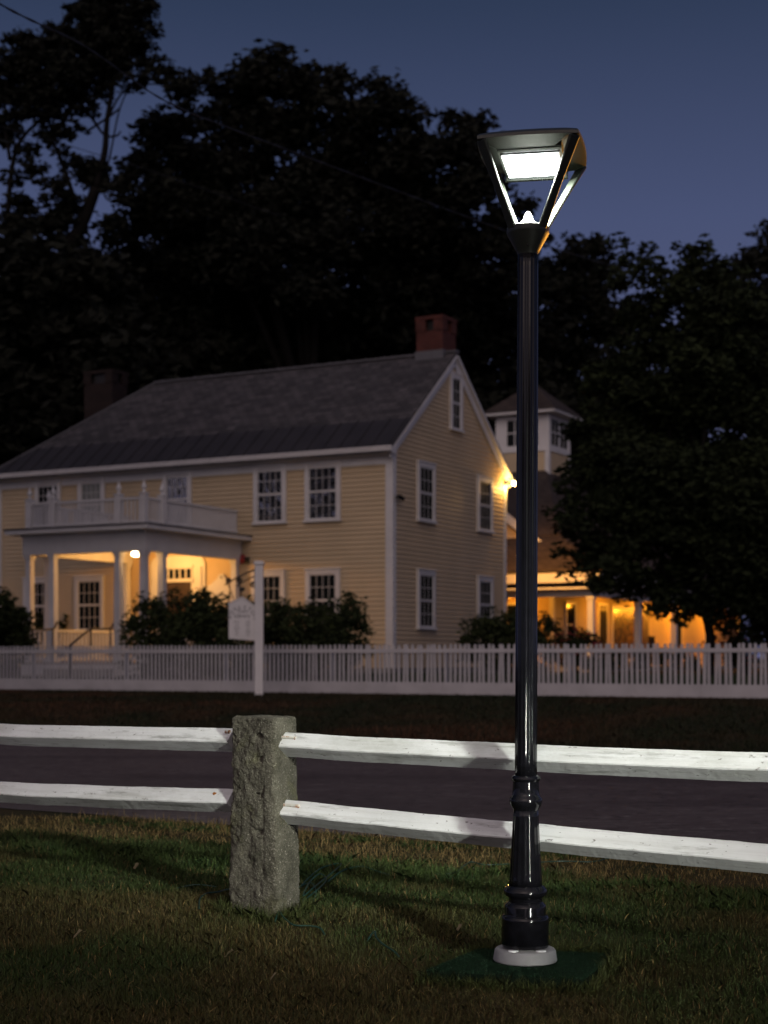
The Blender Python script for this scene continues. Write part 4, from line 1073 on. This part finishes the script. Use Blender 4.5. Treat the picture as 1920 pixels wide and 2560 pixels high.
# ------------------------------------------------------------ building with cupola and long porch
def build_annex():
    K = Vector((6.72, 50.0, 0)); G = empty('porch_building', (K.x, K.y, 0)); G.rotation_euler = (0, 0, HANG)
    tag(G, 'yellow building with square cupola and long lamplit porch behind the house', 'building')
    fz = .85
    # front block: wall 2.3 m behind the porch edge
    m = MB(); clap(m, (-10, 2.3), (-2.3, 2.3), .6, 5.3, (0, -1), course=.13); clap(m, (-2.3, 2.3), (-2.3, 26), .6, 4.6, (1, 0), course=.13)
    m.build('wall', M['yellow'], G)
    m = MB(); m.box(-10, -2.31, 2.31, 26, .3, 5.3); m.build('wall_core', M['yellow'], G)
    m = MB(); m.box(-2.36, -2.2, 2.2, 2.36, .6, 3.6); m.build('corner_board', M['trim'], G)
    m = MB(); m.box(-10, .1, -.1, 2.28, .4, fz); m.box(-2.28, .1, 2.281, 26, .4, fz); m.build('porch_floor', M['floor'], G)
    for (x, y) in ((0, 0), (-3.1, 0), (-6.2, 0), (0, 4.6), (0, 8.7), (0, 13.1), (0, 17.6), (0, 22.5)):
        m = MB(); m.box(x-.10, x+.10, y-.10, y+.10, fz+.001, 3.15); c = m.build('porch_column', M['trim'], G)
        m = MB(); m.box(x-.13, x+.13, y-.13, y+.13, 3.05, 3.151); m.build('capital', M['trim'], c); m = MB(); m.box(x-.13, x+.13, y-.13, y+.13, fz+.0015, fz+.14); m.build('column_base', M['trim'], c)
    m = MB(); m.box(-10, .13, -.13, .13, 3.155, 3.38); m.box(-.13, .13, .131, 26, 3.155, 3.38); m.build('porch_beam', M['trim'], G)
    m = MB(); m.box(-10, .52, -.52, -.44, 3.60, 3.92); m.box(.44, .52, -.439, 26, 3.60, 3.92); m.build('fascia', M['trim'], G)
    m = MB(); m.box(-10, .439, -.439, 2.28, 3.385, 3.45); m.box(-2.28, .439, 2.281, 26, 3.385, 3.45); m.build('porch_ceiling', M['trim'], G)
    # porch roof, front and side
    m = MB(); zt = 5.45
    v = [(-10, -.55, 3.93), (.55, -.55, 3.93), (-2.2, 2.2, zt), (-10, 2.2, zt), (.55, 26, 3.93), (-2.2, 26, zt)]
    v2 = [(a, b, c+.09) for a, b, c in v]
    m.add(v+v2, [(6, 7, 8, 9), (7, 10, 11, 8), (0, 3, 2, 1), (1, 2, 5, 4), (0, 1, 7, 6), (1, 4, 10, 7), (0, 6, 9, 3), (4, 5, 11, 10)])
    m.build('porch_roof', M['shingle'], G)
    # main roof: ridge parallel to the front, hipped right end
    yr, zr = 7.85, 8.75
    m = MB(); v = [(-14, 1.8, 5.25), (-1.8, 1.8, 5.25), (-4.9, yr, zr), (-14, yr, zr), (-1.8, 14, 5.25), (-14, 14, 5.25)]
    v2 = [(a, b, c+.1) for a, b, c in v]
    m.add(v+v2, [(6, 7, 8, 9), (7, 10, 8), (8, 10, 11, 9), (0, 3, 2, 1), (1, 2, 4), (2, 3, 5, 4), (0, 1, 7, 6), (1, 4, 10, 7), (4, 5, 11, 10), (0, 6, 9, 3), (3, 9, 11, 5)])
    m.build('main_roof', M['shingle'], G)
    # front gable
    gx, gw, gz0, gzt = -5.6, 3.4, 4.9, 7.6
    m = MB(); sl = (gzt-gz0)/gw
    clap(m, (gx-gw, 1.75), (gx+gw, 1.75), gz0, gzt, (0, -1), lambda z: (z-gz0)/sl/(2*gw), lambda z: 1-(z-gz0)/sl/(2*gw), .13)
    m.prism([(gx-gw, 1.76, gz0), (gx+gw, 1.76, gz0), (gx, 1.76, gzt)], (0, 3.5, 0)); m.build('gable_wall', M['yellow'], G)
    m = MB()
    for s in (-1, 1):
        d = Vector((s*gw, 0, gz0-gzt)).normalized(); up = Vector((-d.z*s*1, 0, abs(d.x)))
        a = Vector((gx, 1.45, gzt)); b = a + d*((gw**2+(gzt-gz0)**2)**.5+.25)
        m.prism([a+up*.02, b+up*.02, b+up*.12, a+up*.12], (0, 4.5, 0))
    m.build('gable_roof', M['shingle'], G)
    m = MB()
    for s in (-1, 1):
        d = Vector((s*gw, 0, gz0-gzt)).normalized(); up = Vector((-d.z*s*1, 0, abs(d.x)))
        a = Vector((gx, 1.42, gzt)); b = a + d*((gw**2+(gzt-gz0)**2)**.5+.25)
        m.prism([a-up*.16, b-up*.16, b+up*.10, a+up*.10], (0, .028, 0))
    m.build('rake_board', M['trim'], G)
    # cupola
    x0, x1, y0, y1 = -6.35, -4.25, 6.75, 8.85
    m = MB(); clap(m, (x0, y0), (x1, y0), 7.6, 8.95, (0, -1), course=.13); clap(m, (x1, y0), (x1, y1), 7.6, 8.95, (1, 0), course=.13)
    m.box(x0+.01, x1-.01, y0+.01, y1-.01, 7.5, 10.3)
    cu = m.build('cupola', M['yellow'], G)
    m = MB(); m.box(x0-.05, x1+.05, y0-.05, y1+.05, 8.951, 9.12)
    m.box(x0-.02, x1+.02, y0-.02, y1+.02, 9.121, 9.20); m.box(x0-.03, x1+.03, y0-.03, y1+.03, 10.18, 10.36)
    for (a, b) in ((x0, y0), (x1, y0), (x0, y1), (x1, y1)): m.box(a-.13 if a == x1 else a-.045, a+.045 if a == x1 else a+.13, b-.045 if b == y0 else b-.13, b+.13 if b == y0 else b+.045, 7.6, 10.179)
    for a, b in ((x0+.131, x0+.42), (x1-.42, x1-.131)): m.box(a, b, y0-.025, y0, 9.201, 10.179)
    m.box(x1, x1+.025, y0+.95, y1-.95, 9.201, 10.179); m.box(x1, x1+.025, y0+.131, y0+.25, 9.201, 10.179); m.box(x1, x1+.025, y1-.25, y1-.131, 9.201, 10.179)
    m.build('cupola_trim', M['trim'], cu)
    m = MB(); m.box(x0+.42, x1-.42, y0-.012, y0-.004, 9.201, 10.179); m.box(x1+.004, x1+.012, y0+.25, y0+.95, 9.201, 10.179); m.box(x1+.004, x1+.012, y1-.95, y1-.25, 9.201, 10.179)
    m.build('cupola_window', M['glass_dark'], cu)
    m = MB()
    for k in range(1, 4): x = x0+.42+(x1-x0-.84)*k/4; m.box(x-.02-(k == 2)*.02, x+.02+(k == 2)*.02, y0-.028, y0-.013, 9.202, 10.178)
    for k in (1,): z = 9.2+.49*k; m.box(x0+.42, x1-.42, y0-.024, y0-.013, z-.02, z+.02)
    for a in (y0+.6, y1-.6): m.box(x1+.013, x1+.026, a-.02, a+.02, 9.202, 10.178)
    m.box(x1+.013, x1+.024, y0+.25, y0+.95, 9.67, 9.71); m.box(x1+.013, x1+.024, y1-.95, y1-.25, 9.67, 9.71)
    m.build('cupola_sash', M['trim'], cu)
    m = MB(); m.box(x0-.42, x1+.42, y0-.42, y1+.42, 10.361, 10.46); m.build('cupola_cornice', M['trim'], cu)
    m = MB(); c = ((x0+x1)/2, (y0+y1)/2, 11.75); e = [(x0-.46, y0-.46, 10.461), (x1+.46, y0-.46, 10.461), (x1+.46, y1+.46, 10.461), (x0-.46, y1+.46, 10.461)]
    m.add(e+[c], [(0, 1, 4), (1, 2, 4), (2, 3, 4), (3, 0, 4), (3, 2, 1, 0)]); m.build('cupola_roof', M['shingle'], cu)
    # windows and doors under the porch
    def win(x, y, face, z0=1.75, z1=3.0, wd=.62):
        Mx = Matrix.Translation((x, y, 0)) @ (Matrix.Rotation(R(90), 4, 'Z') if face == 's' else Matrix.Identity(4)); h = wd/2
        m = MB(); m.box(-h-.1, -h, -.07, 0, z0-.1, z1+.1, Mx); m.box(h, h+.1, -.07, 0, z0-.1, z1+.1, Mx); m.box(-h, h, -.058, 0, z1, z1+.1, Mx); m.box(-h, h, -.058, 0, z0-.1, z0, Mx)
        m.box(-h, h, -.056, -.0425, (z0+z1)/2-.025, (z0+z1)/2+.025, Mx)
        f = m.build('window', M['trim'], G); m = MB(); m.box(-h+.001, h-.001, -.042, -.034, z0, z1, Mx); m.build('pane', M['glass_dark'], f)
    win(-3.65, 2.3, 'f'); win(-5.6, 2.3, 'f')
    win(-2.3, 3.95, 's', 1.6, 3.05, .8)
    for y, w_ in ((7.2, .42), (16.35, .42)):
        Mx = Matrix.Translation((-2.3, y, 0)) @ Matrix.Rotation(R(90), 4, 'Z')
        m = MB(); m.box(-w_, w_, -.06, 0, fz, 3.1, Mx); f = m.build('door', M['dark_door'], G)
        m = MB(); m.box(-w_+.12, w_-.12, -.072, -.061, 1.7, 2.9, Mx); m.build('door_pane', M['glass_dark'], f)
        m = MB(); m.box(-w_-.12, -w_-.001, -.07, 0, fz, 3.1, Mx); m.box(w_+.001, w_+.12, -.07, 0, fz, 3.1, Mx); m.box(-w_-.12, w_+.12, -.07, 0, 3.1005, 3.2, Mx); m.build('door_frame', M['trim'], f)
    Mx = Matrix.Translation((-2.3, 9.5, 0)) @ Matrix.Rotation(R(90), 4, 'Z')
    m = MB(); m.box(-1.35, -1.2, -.07, 0, fz+.1, 3.15, Mx); m.box(1.2, 1.35, -.07, 0, fz+.1, 3.15, Mx); m.box(-1.2, 1.2, -.068, 0, 3.0, 3.15, Mx); m.box(-1.2, 1.2, -.068, 0, fz+.1, fz+.3, Mx)
    f = m.build('picture_window', M['trim'], G); m = MB(); m.box(-1.199, 1.199, -.044, -.035, fz+.3, 2.999, Mx); m.build('pane', M['amber_glass'], f)
    Mx = Matrix.Translation((-2.3, 11.75, 0)) @ Matrix.Rotation(R(90), 4, 'Z')
    m = MB(); m.box(-.42, .42, -.16, 0, fz, 3.3, Mx); m.build('wall_pier', M['dark_door'], G)
    for x, y, e in ((-3.4, 1.1, 62), (-1.1, 6.5, 70), (-1.1, 11.2, 140), (-1.1, 15.6, 150), (-1.1, 20.5, 130), (-7.5, 1.1, 50)):  # lamps themselves unseen, assumed from the orange glow under this porch
        m = MB(); m.lathe([(.05, .14), (.13, .10), (.13, .02), (.12, .02), (.11, .09), (0, .09)], 16); c = m.build('ceiling_light', M['iron'], G, True); c.location = (x, y, 3.25)
        d = bpy.data.lights.new('porch_lamp', 'POINT'); d.energy = e; d.color = (1.0, 0.34, 0.02); d.shadow_soft_size = .1
        o = bpy.data.objects.new('porch_lamp', d); COL.objects.link(o); o.parent = G; o.location = (x, y, 3.1)
    # chair on the porch
    c = G.matrix_basis @ Vector((-.9, 9.6, fz))
    C = empty('porch_chair', c, HANG+R(90)); tag(C, 'dark slatted armchair on the lamplit porch', 'chair')
    m = MB(); m.box(-.30, .30, -.28, .28, .40, .45); m.build('seat', M['iron'], C)
    m = MB()
    for k in range(7): x = -.27+.09*k; m.box(x-.02, x+.02, .24, .28, .46, 1.08)
    m.box(-.32, .32, .235, .285, 1.081, 1.14); m.build('backrest', M['iron'], C)
    for s in (-1, 1):
        m = MB(); m.box(s*.31-.03, s*.31+.03, -.30, .26, .66, .69); m.build('armrest', M['iron'], C)
        for y in (-.26, .25): m = MB(); m.box(s*.31-.022, s*.31+.022, y-.022, y+.022, 0, .659); m.build('leg', M['iron'], C)
    return G
build_annex()

# ------------------------------------------------------------ trees, shrubs
def leaves(name, blobs, n, size, tints, parent=None, flat=0.6, sub=16, subr=0.34, org=(0, 0, 0), shell=0.75, droop=0.0):
    """leaf quads in sub clumps spread through a set of blobs (x, y, z, r)"""
    B = np.array(blobs, float); wt = B[:, 3]**2; wt /= wt.sum()
    nb = len(B); cl = []
    for i in range(nb):
        k = sub
        d = rng.standard_normal((k, 3)); d /= np.linalg.norm(d, axis=1)[:, None]
        rr = shell + (1-shell)*rng.random(k); rr = np.where(rng.random(k) < .25, rng.random(k)*shell, rr)
        c = B[i, :3] + d*(rr*B[i, 3])[:, None]*np.array((1, 1, .85))
        s = B[i, 3]*subr*(0.6+0.8*rng.random(k))
        cl.append(np.concatenate([c, s[:, None], np.full((k, 1), wt[i]/k)], 1))
    Cc = np.concatenate(cl); p = Cc[:, 4]*Cc[:, 3]**1.2; p /= p.sum()
    ix = rng.choice(len(Cc), n, p=p)
    off = rng.standard_normal((n, 3))*0.62; off[:, 2] *= flat
    pos = Cc[ix, :3] + off*Cc[ix, 3][:, None]
    pos -= np.array(org)[None]
    u = rng.standard_normal((n, 3)); u[:, 2] *= .5; u /= np.linalg.norm(u, axis=1)[:, None]
    v = rng.standard_normal((n, 3)); v -= (v*u).sum(1)[:, None]*u; v /= np.linalg.norm(v, axis=1)[:, None]
    s = size*(0.55+0.9*rng.random(n))
    V = np.stack([pos-u*s[:, None]*.6, pos-v*s[:, None]*.28, pos+u*s[:, None]*.6, pos+v*s[:, None]*.28], 1)
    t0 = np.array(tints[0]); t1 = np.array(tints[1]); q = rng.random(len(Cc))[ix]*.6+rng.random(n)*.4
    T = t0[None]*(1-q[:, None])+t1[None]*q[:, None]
    return npmesh(name, V, 4, M['leaf'], parent, T)

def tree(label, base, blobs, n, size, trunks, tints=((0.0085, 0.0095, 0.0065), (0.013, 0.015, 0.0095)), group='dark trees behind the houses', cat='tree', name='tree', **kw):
    base = Vector(base); root = empty(name, base); tag(root, label, cat, group)
    m = MB()
    for pts, r0, r1 in trunks:
        pts = spline([Vector(p) for p in pts], 5); k = len(pts)
        m.tube([p-base for p in pts], [r0+(r1-r0)*i/(k-1) for i in range(k)], 9)
    m.build('trunk', M['bark'], root, True)
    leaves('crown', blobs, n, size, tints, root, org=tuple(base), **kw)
    return root

def blob_px(lst, d, dj=0.5):
    o = []
    for (px, py, r) in lst:
        dd = d + rnd.uniform(-1, 1)*r*d/F*dj*1.6
        p = P(px, py, dd); o.append((p.x, p.y, p.z, r*d/F))
    return o
def limbs(base, blobs, d0=.28, kmax=10):
    """trunk from the base to the middle of the crown and limbs out to blobs"""
    b = Vector(base); cs = [Vector(x[:3]) for x in blobs]; cen = sum(cs, Vector())/len(cs)
    fork = Vector((b.x*.7+cen.x*.3, b.y*.7+cen.y*.3, b.z+(cen.z-b.z)*.45))
    out_ = [((b-Vector((0, 0, .3)), b.lerp(fork, .5)+Vector((.2, 0, 0)), fork), d0, d0*.7), ((fork, fork.lerp(cen, .5)+Vector((-.3, .2, 0)), cen), d0*.7, d0*.25)]
    for c in cs[:kmax]:
        mid = fork.lerp(c, .5)+Vector((rnd.uniform(-.4, .4), rnd.uniform(-.4, .4), -.3)); out_.append(((fork, mid, c), d0*.42, .03))
    return out_
def gbase(px, d): x = (px-960)/F*d; return (x, d, gzf(x, d))

# large crown in the middle
bl = blob_px([(690, 210, 100), (600, 260, 110), (790, 270, 110), (520, 280, 95), (440, 330, 85), (390, 345, 55), (900, 290, 105), (980, 320, 90), (1080, 350, 90), (1170, 360, 80), (1210, 420, 80),
              (480, 420, 130), (620, 430, 160), (780, 440, 160), (940, 460, 160), (1100, 480, 140), (1230, 520, 90), (380, 460, 80), (420, 560, 130), (340, 600, 90), (580, 600, 170), (760, 620, 170), (960, 640, 170),
              (1130, 640, 150), (1260, 640, 110), (700, 165, 60), (860, 225, 50), (1000, 260, 45), (1200, 310, 45)], 62)
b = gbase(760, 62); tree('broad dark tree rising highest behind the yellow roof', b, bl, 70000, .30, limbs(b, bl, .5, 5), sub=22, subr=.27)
bl = blob_px([(300, 740, 150), (480, 760, 170), (680, 790, 170), (880, 800, 170), (1060, 800, 150), (1200, 800, 140), (200, 850, 150), (350, 900, 150), (560, 930, 150), (780, 950, 150), (1000, 950, 150), (1180, 950, 130), (1290, 850, 110), (1300, 1000, 110)], 66)
b = gbase(620, 66); tree('low dark tree filling the gap between chimneys and the tall crown', b, bl, 46000, .42, limbs(b, bl, .4, 3), sub=20, subr=.36)
# left tree with open feathery crown
bl = blob_px([(60, 150, 75), (20, 210, 70), (130, 190, 70), (170, 110, 60), (210, 60, 60), (290, 40, 80), (340, 90, 55), (260, 120, 60), (350, 140, 42), (200, 200, 60), (90, 260, 65), (20, 320, 50), (250, 230, 42), (330, 190, 42),
              (395, 180, 32), (440, 205, 38), (470, 230, 28), (400, 165, 30), (130, 330, 38), (175, 330, 36), (70, 380, 34), (30, 440, 30), (90, 430, 34), (160, 385, 28),
              (230, 270, 28), (180, 260, 40), (280, 170, 40), (110, 110, 45), (250, 10, 60), (340, 20, 50)], 58)
bl2 = blob_px([(200, 420, 45), (245, 440, 45), (290, 460, 36), (320, 440, 26), (150, 480, 50), (60, 520, 45), (160, 560, 60), (90, 600, 60), (20, 560, 40), (200, 640, 45), (110, 680, 60), (20, 640, 50), (280, 560, 30), (300, 490, 35)], 58)
b = gbase(90, 58)
q = lambda x, y, d=58: tuple(P(x, y, d))
tree('open crowned tree with a bare twisting branch at the left edge', b, bl+bl2, 40000, .20,
     [((b, q(100, 1000), q(110, 820), q(150, 660), q(205, 560), q(240, 470)), .38, .2), ((q(240, 470), q(262, 380), q(268, 300), q(285, 200), q(300, 90)), .15, .05), ((q(205, 560), q(160, 420), q(120, 330), q(80, 260)), .10, .04),
      ((q(20, 900), q(18, 600), q(30, 420), q(60, 340), q(130, 280), q(200, 240)), .13, .03), ((q(25, 400), q(12, 300), q(20, 180)), .08, .03),
      ((q(240, 470), q(270, 410), q(300, 270+0), q(340, 190)), .05, .02),
      ((q(215, 330), q(275, 290), q(300, 270)), .05, .035),
      ((q(118, 372), q(160, 300), q(182, 268), q(198, 268), q(222, 285), q(240, 310), q(262, 338), q(290, 340), q(302, 328)), .10, .03), ((q(285, 200), q(330, 150), q(380, 30)), .05, .02), ((q(268, 300), q(320, 220), q(440, 210)), .05, .02)],
     flat=.5, sub=22, subr=.30)
bl = blob_px([(60, 720, 130), (200, 760, 120), (60, 860, 150), (220, 920, 140), (40, 1010, 150), (180, 1050, 120), (-60, 800, 120), (-60, 950, 130), (350, 1000, 90), (20, 1120, 90), (-60, 1100, 120), (100, 1130, 80)], 54)
b = gbase(20, 54); tree('dense dark tree low behind the left end of the house', b, bl, 30000, .40, limbs(b, bl, .35, 3), sub=20, subr=.36)
# right background
bl = blob_px([(1450, 660, 75), (1380, 700, 70), (1520, 700, 60), (1420, 780, 100), (1530, 820, 90), (1380, 900, 110), (1500, 960, 110), (1340, 620, 35), (1370, 1040, 110), (1480, 1100, 110), (1420, 610, 30), (1480, 620, 35)], 70)
b = gbase(1440, 70); tree('round topped dark tree beside the lamp head, right of the pole', b, bl, 26000, .30, limbs(b, bl, .35, 9), sub=20, subr=.31)
bl = blob_px([(1900, 660, 70), (1960, 640, 90), (1860, 760, 90), (1940, 820, 120), (1760, 740, 60), (1850, 900, 120), (1960, 1000, 140), (2040, 760, 120)], 62)
b = gbase(1930, 62); tree('dark tree cut by the right edge of the picture', b, bl, 22000, .30, limbs(b, bl, .35, 8), sub=20, subr=.31)
# unseen trees added outside the frame on the left: they shade the left end of the house and stand mirrored in its panes
bl = [(-13.2, 27, 8, 4.2), (-15, 28, 11, 4.6), (-13, 29, 13, 3.8), (-12.8, 25, 14, 4.0), (-15, 26, 17, 4.4), (-13, 28, 19, 3.8), (-17, 27, 13, 4.6), (-11.6, 24, 10, 3.4), (-13, 31, 16, 3.6)]
b = (-14, 27, gzf(-14, 27)); tree('tall unseen tree added outside the left edge to shade the house end', b, bl, 30000, .34, limbs(b, bl, .35, 8), group='unseen trees added outside the picture', sub=20, subr=.36)
bl = [(-30, 24, 9, 4.2), (-33, 26, 12, 4.6), (-31, 21, 14, 4.0), (-34, 22, 10, 4.0), (-28, 26, 13, 3.6)]
b = (-31, 24, gzf(-31, 24)); tree('second unseen tree added farther out, mirrored in the upper front panes', b, bl, 9000, .36, limbs(b, bl, .35, 6), group='unseen trees added outside the picture', sub=18, subr=.33)
# garden tree standing before the porch building
bl = blob_px([(1740, 680, 75), (1640, 690, 55), (1800, 700, 60), (1700, 770, 95), (1820, 800, 95), (1600, 780, 60), (1620, 880, 100), (1760, 920, 130), (1880, 940, 120), (1540, 980, 90), (1660, 1040, 130), (1820, 1090, 150), (1500, 1100, 80), (1580, 1180, 110), (1720, 1210, 140),
              (1870, 1260, 140), (1450, 1210, 60), (1430, 1290, 55), (1520, 1300, 90), (1640, 1340, 110), (1780, 1380, 120), (1900, 1420, 120), (1450, 1400, 45), (1540, 1410, 65), (1630, 1470, 55), (1720, 1500, 60), (1820, 1530, 60), (1920, 1540, 70),
              (1490, 1460, 30), (1560, 1490, 30), (1640, 1530, 25), (1710, 1550, 24), (1790, 1560, 26), (1850, 1580, 30), (1700, 630, 30), (1760, 610, 28), (1990, 1100, 150), (2000, 1350, 150), (1400, 1440, 16), (1430, 1450, 18), (1540, 610, 30), (1600, 640, 40), (1560, 680, 45), (1480, 1380, 60), (1570, 1440, 55), (1680, 1480, 60), (1780, 1500, 60), (1880, 1500, 70), (1600, 1250, 110), (1750, 1300, 120), (1410, 1330, 30), (1400, 1380, 25), (1500, 1440, 40), (1950, 1570, 40), (1880, 1600, 26)], 36, .6)
b = gbase(1768, 36)
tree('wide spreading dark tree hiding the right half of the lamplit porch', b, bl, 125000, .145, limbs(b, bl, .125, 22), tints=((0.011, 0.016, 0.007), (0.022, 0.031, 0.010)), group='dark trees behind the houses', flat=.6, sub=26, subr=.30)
# far woodland behind everything
def woods_behind():
    bl = []
    for k in range(60):
        x = rnd.uniform(-60, 60); y = rnd.uniform(-42, -30); bl.append((x, y, rnd.uniform(1, 9.5), rnd.uniform(2.4, 4.0)))
    o = leaves('roadside_woodland', bl, 24000, 1.1, ((0.012, 0.014, 0.009), (0.018, 0.020, 0.011)), sub=16, subr=.45)
    tag(o, 'dark woodland across the green, mirrored in the black lamp post', 'woodland', kind='stuff')
woods_behind()
def woodland():
    bl = []
    for k in range(70):
        x = rnd.uniform(-40, 45); y = rnd.uniform(80, 95); bl.append((x, y, rnd.uniform(1, 14), rnd.uniform(2.2, 4.2)))
    o = leaves('distant_woodland', bl, 42000, 1.0, ((0.010, 0.012, 0.008), (0.016, 0.018, 0.010)), sub=18, subr=.42)
    tag(o, 'black mass of distant woodland behind the houses', 'woodland', kind='stuff')
woodland()

def shrub(label, px, d, blobs, n=7000, size=.09, tints=((0.020, 0.028, 0.012), (0.042, 0.056, 0.018)), flowers=None, name='shrub'):
    b = gbase(px, d); bl = blob_px(blobs, d, .6); root = empty(name, b); tag(root, label, 'shrub', 'shrubs in front of the houses')
    m = MB(); bv = Vector(b)
    for k, x in enumerate(bl):
        c = Vector(x[:3])-bv; m.tube(spline([Vector((rnd.uniform(-.2, .2), rnd.uniform(-.1, .1), -.05)), c*.5+Vector((rnd.uniform(-.1, .1), 0, 0)), c], 3), [.025-.02*i/6 for i in range(7)], 5)
    m.build('stems', M['bark'], root, True)
    leaves('foliage', bl, n, size, tints, root, org=b, sub=24, subr=.30, flat=.8)
    if flowers:
        leaves('flowers', bl, flowers, .10, ((0.30, 0.03, 0.05), (0.35, 0.09, 0.08)), root, org=b, sub=20, subr=.12, shell=.95)['kind'] = 'stuff'
shrub('big dark leafy shrub left of the hanging sign, before the porch', 470, 35.2, [(400, 1560, 70), (470, 1540, 70), (540, 1550, 70), (600, 1560, 60), (350, 1590, 45), (430, 1490, 22), (500, 1490, 28), (555, 1500, 24), (330, 1570, 22), (620, 1520, 35), (460, 1620, 80), (560, 1630, 80), (380, 1640, 70), (640, 1490, 18), (395, 1510, 20)], 17000, .10)
shrub('rounded dark shrub right of the hanging sign, below the front windows', 790, 36.4, [(700, 1570, 60), (770, 1570, 60), (840, 1560, 60), (890, 1530, 38), (870, 1500, 25), (690, 1520, 32), (900, 1570, 32), (760, 1530, 25), (720, 1630, 70), (820, 1630, 75), (890, 1620, 40), (830, 1510, 20), (650, 1600, 50)], 15000, .10)
shrub('dark shrub at the foot of the gable wall, behind the pole', 1260, 38.5, [(1190, 1580, 40), (1240, 1570, 45), (1300, 1570, 50), (1350, 1570, 35), (1165, 1560, 16), (1230, 1530, 14), (1380, 1570, 24), (1250, 1625, 55), (1330, 1630, 60), (1180, 1630, 40), (1360, 1540, 16), (1400, 1585, 14)], 11000, .09)
shrub('dark shrub at the left edge beside the porch steps', 20, 37.5, [(30, 1560, 45), (-20, 1540, 60), (10, 1500, 25), (50, 1590, 35), (20, 1620, 60), (0, 1480, 15)], 8000, .10)
shrub('low shrub with pink flowers left of the lamplit column', 1440, 42, [(1420, 1600, 24), (1450, 1590, 26), (1480, 1600, 22), (1400, 1600, 20), (1430, 1565, 10), (1460, 1630, 40), (1420, 1640, 30)], 3600, .07, flowers=420, name='flowering_shrub')
shrub('flowering shrub with pink blooms under the tree on the far right', 1860, 40, [(1780, 1610, 22), (1830, 1600, 26), (1880, 1590, 30), (1920, 1590, 30), (1850, 1570, 16), (1900, 1560, 16), (1850, 1640, 40)], 4500, .07, flowers=420, name='flowering_shrub')
shrub('small potted shrub seen through the columns on the left of the porch', 150, 45, [(155, 1560, 14), (165, 1545, 10), (150, 1580, 16), (100, 1550, 22), (110, 1580, 25)], 1400, .08)
shrub('low dark ground shrub between the fence and the porch building', 1560, 40, [(1540, 1650, 30), (1600, 1655, 30), (1660, 1650, 30), (1720, 1655, 30), (1500, 1655, 30)], 3600, .08)

# ------------------------------------------------------------ overhead cables
def cable(label, pts, r_, twist=False):
    P_ = spline([P(*p) for p in pts], 14); m = MB(); m.tube(P_, r_, 6)
    if twist:
        n = len(P_)
        for ph in (0, math.pi):
            q = [P_[i]+Vector((0, math.cos(i*1.1+ph)*r_, math.sin(i*1.1+ph)*r_*1.1)) for i in range(n)]; m.tube(q, r_*.7, 5)
    o = m.build('overhead_cable', M['cable'], None, True); tag(o, label, 'cable')
cable('thick twisted overhead cable crossing the whole picture in front of the trees', [(-300, -190, 15), (0, 10, 17), (210, 115, 19), (400, 245, 21), (560, 315, 23), (800, 405, 26), (1080, 510, 30), (1250, 572, 33), (1400, 625, 36), (1620, 690, 40), (1920, 765, 46), (2300, 850, 54)], .0095, True)
cable('thin lower cable running from the left tree to the big crown', [(-200, 260, 36), (140, 355, 40), (240, 385, 41), (340, 415, 42), (700, 540, 46)], .010)
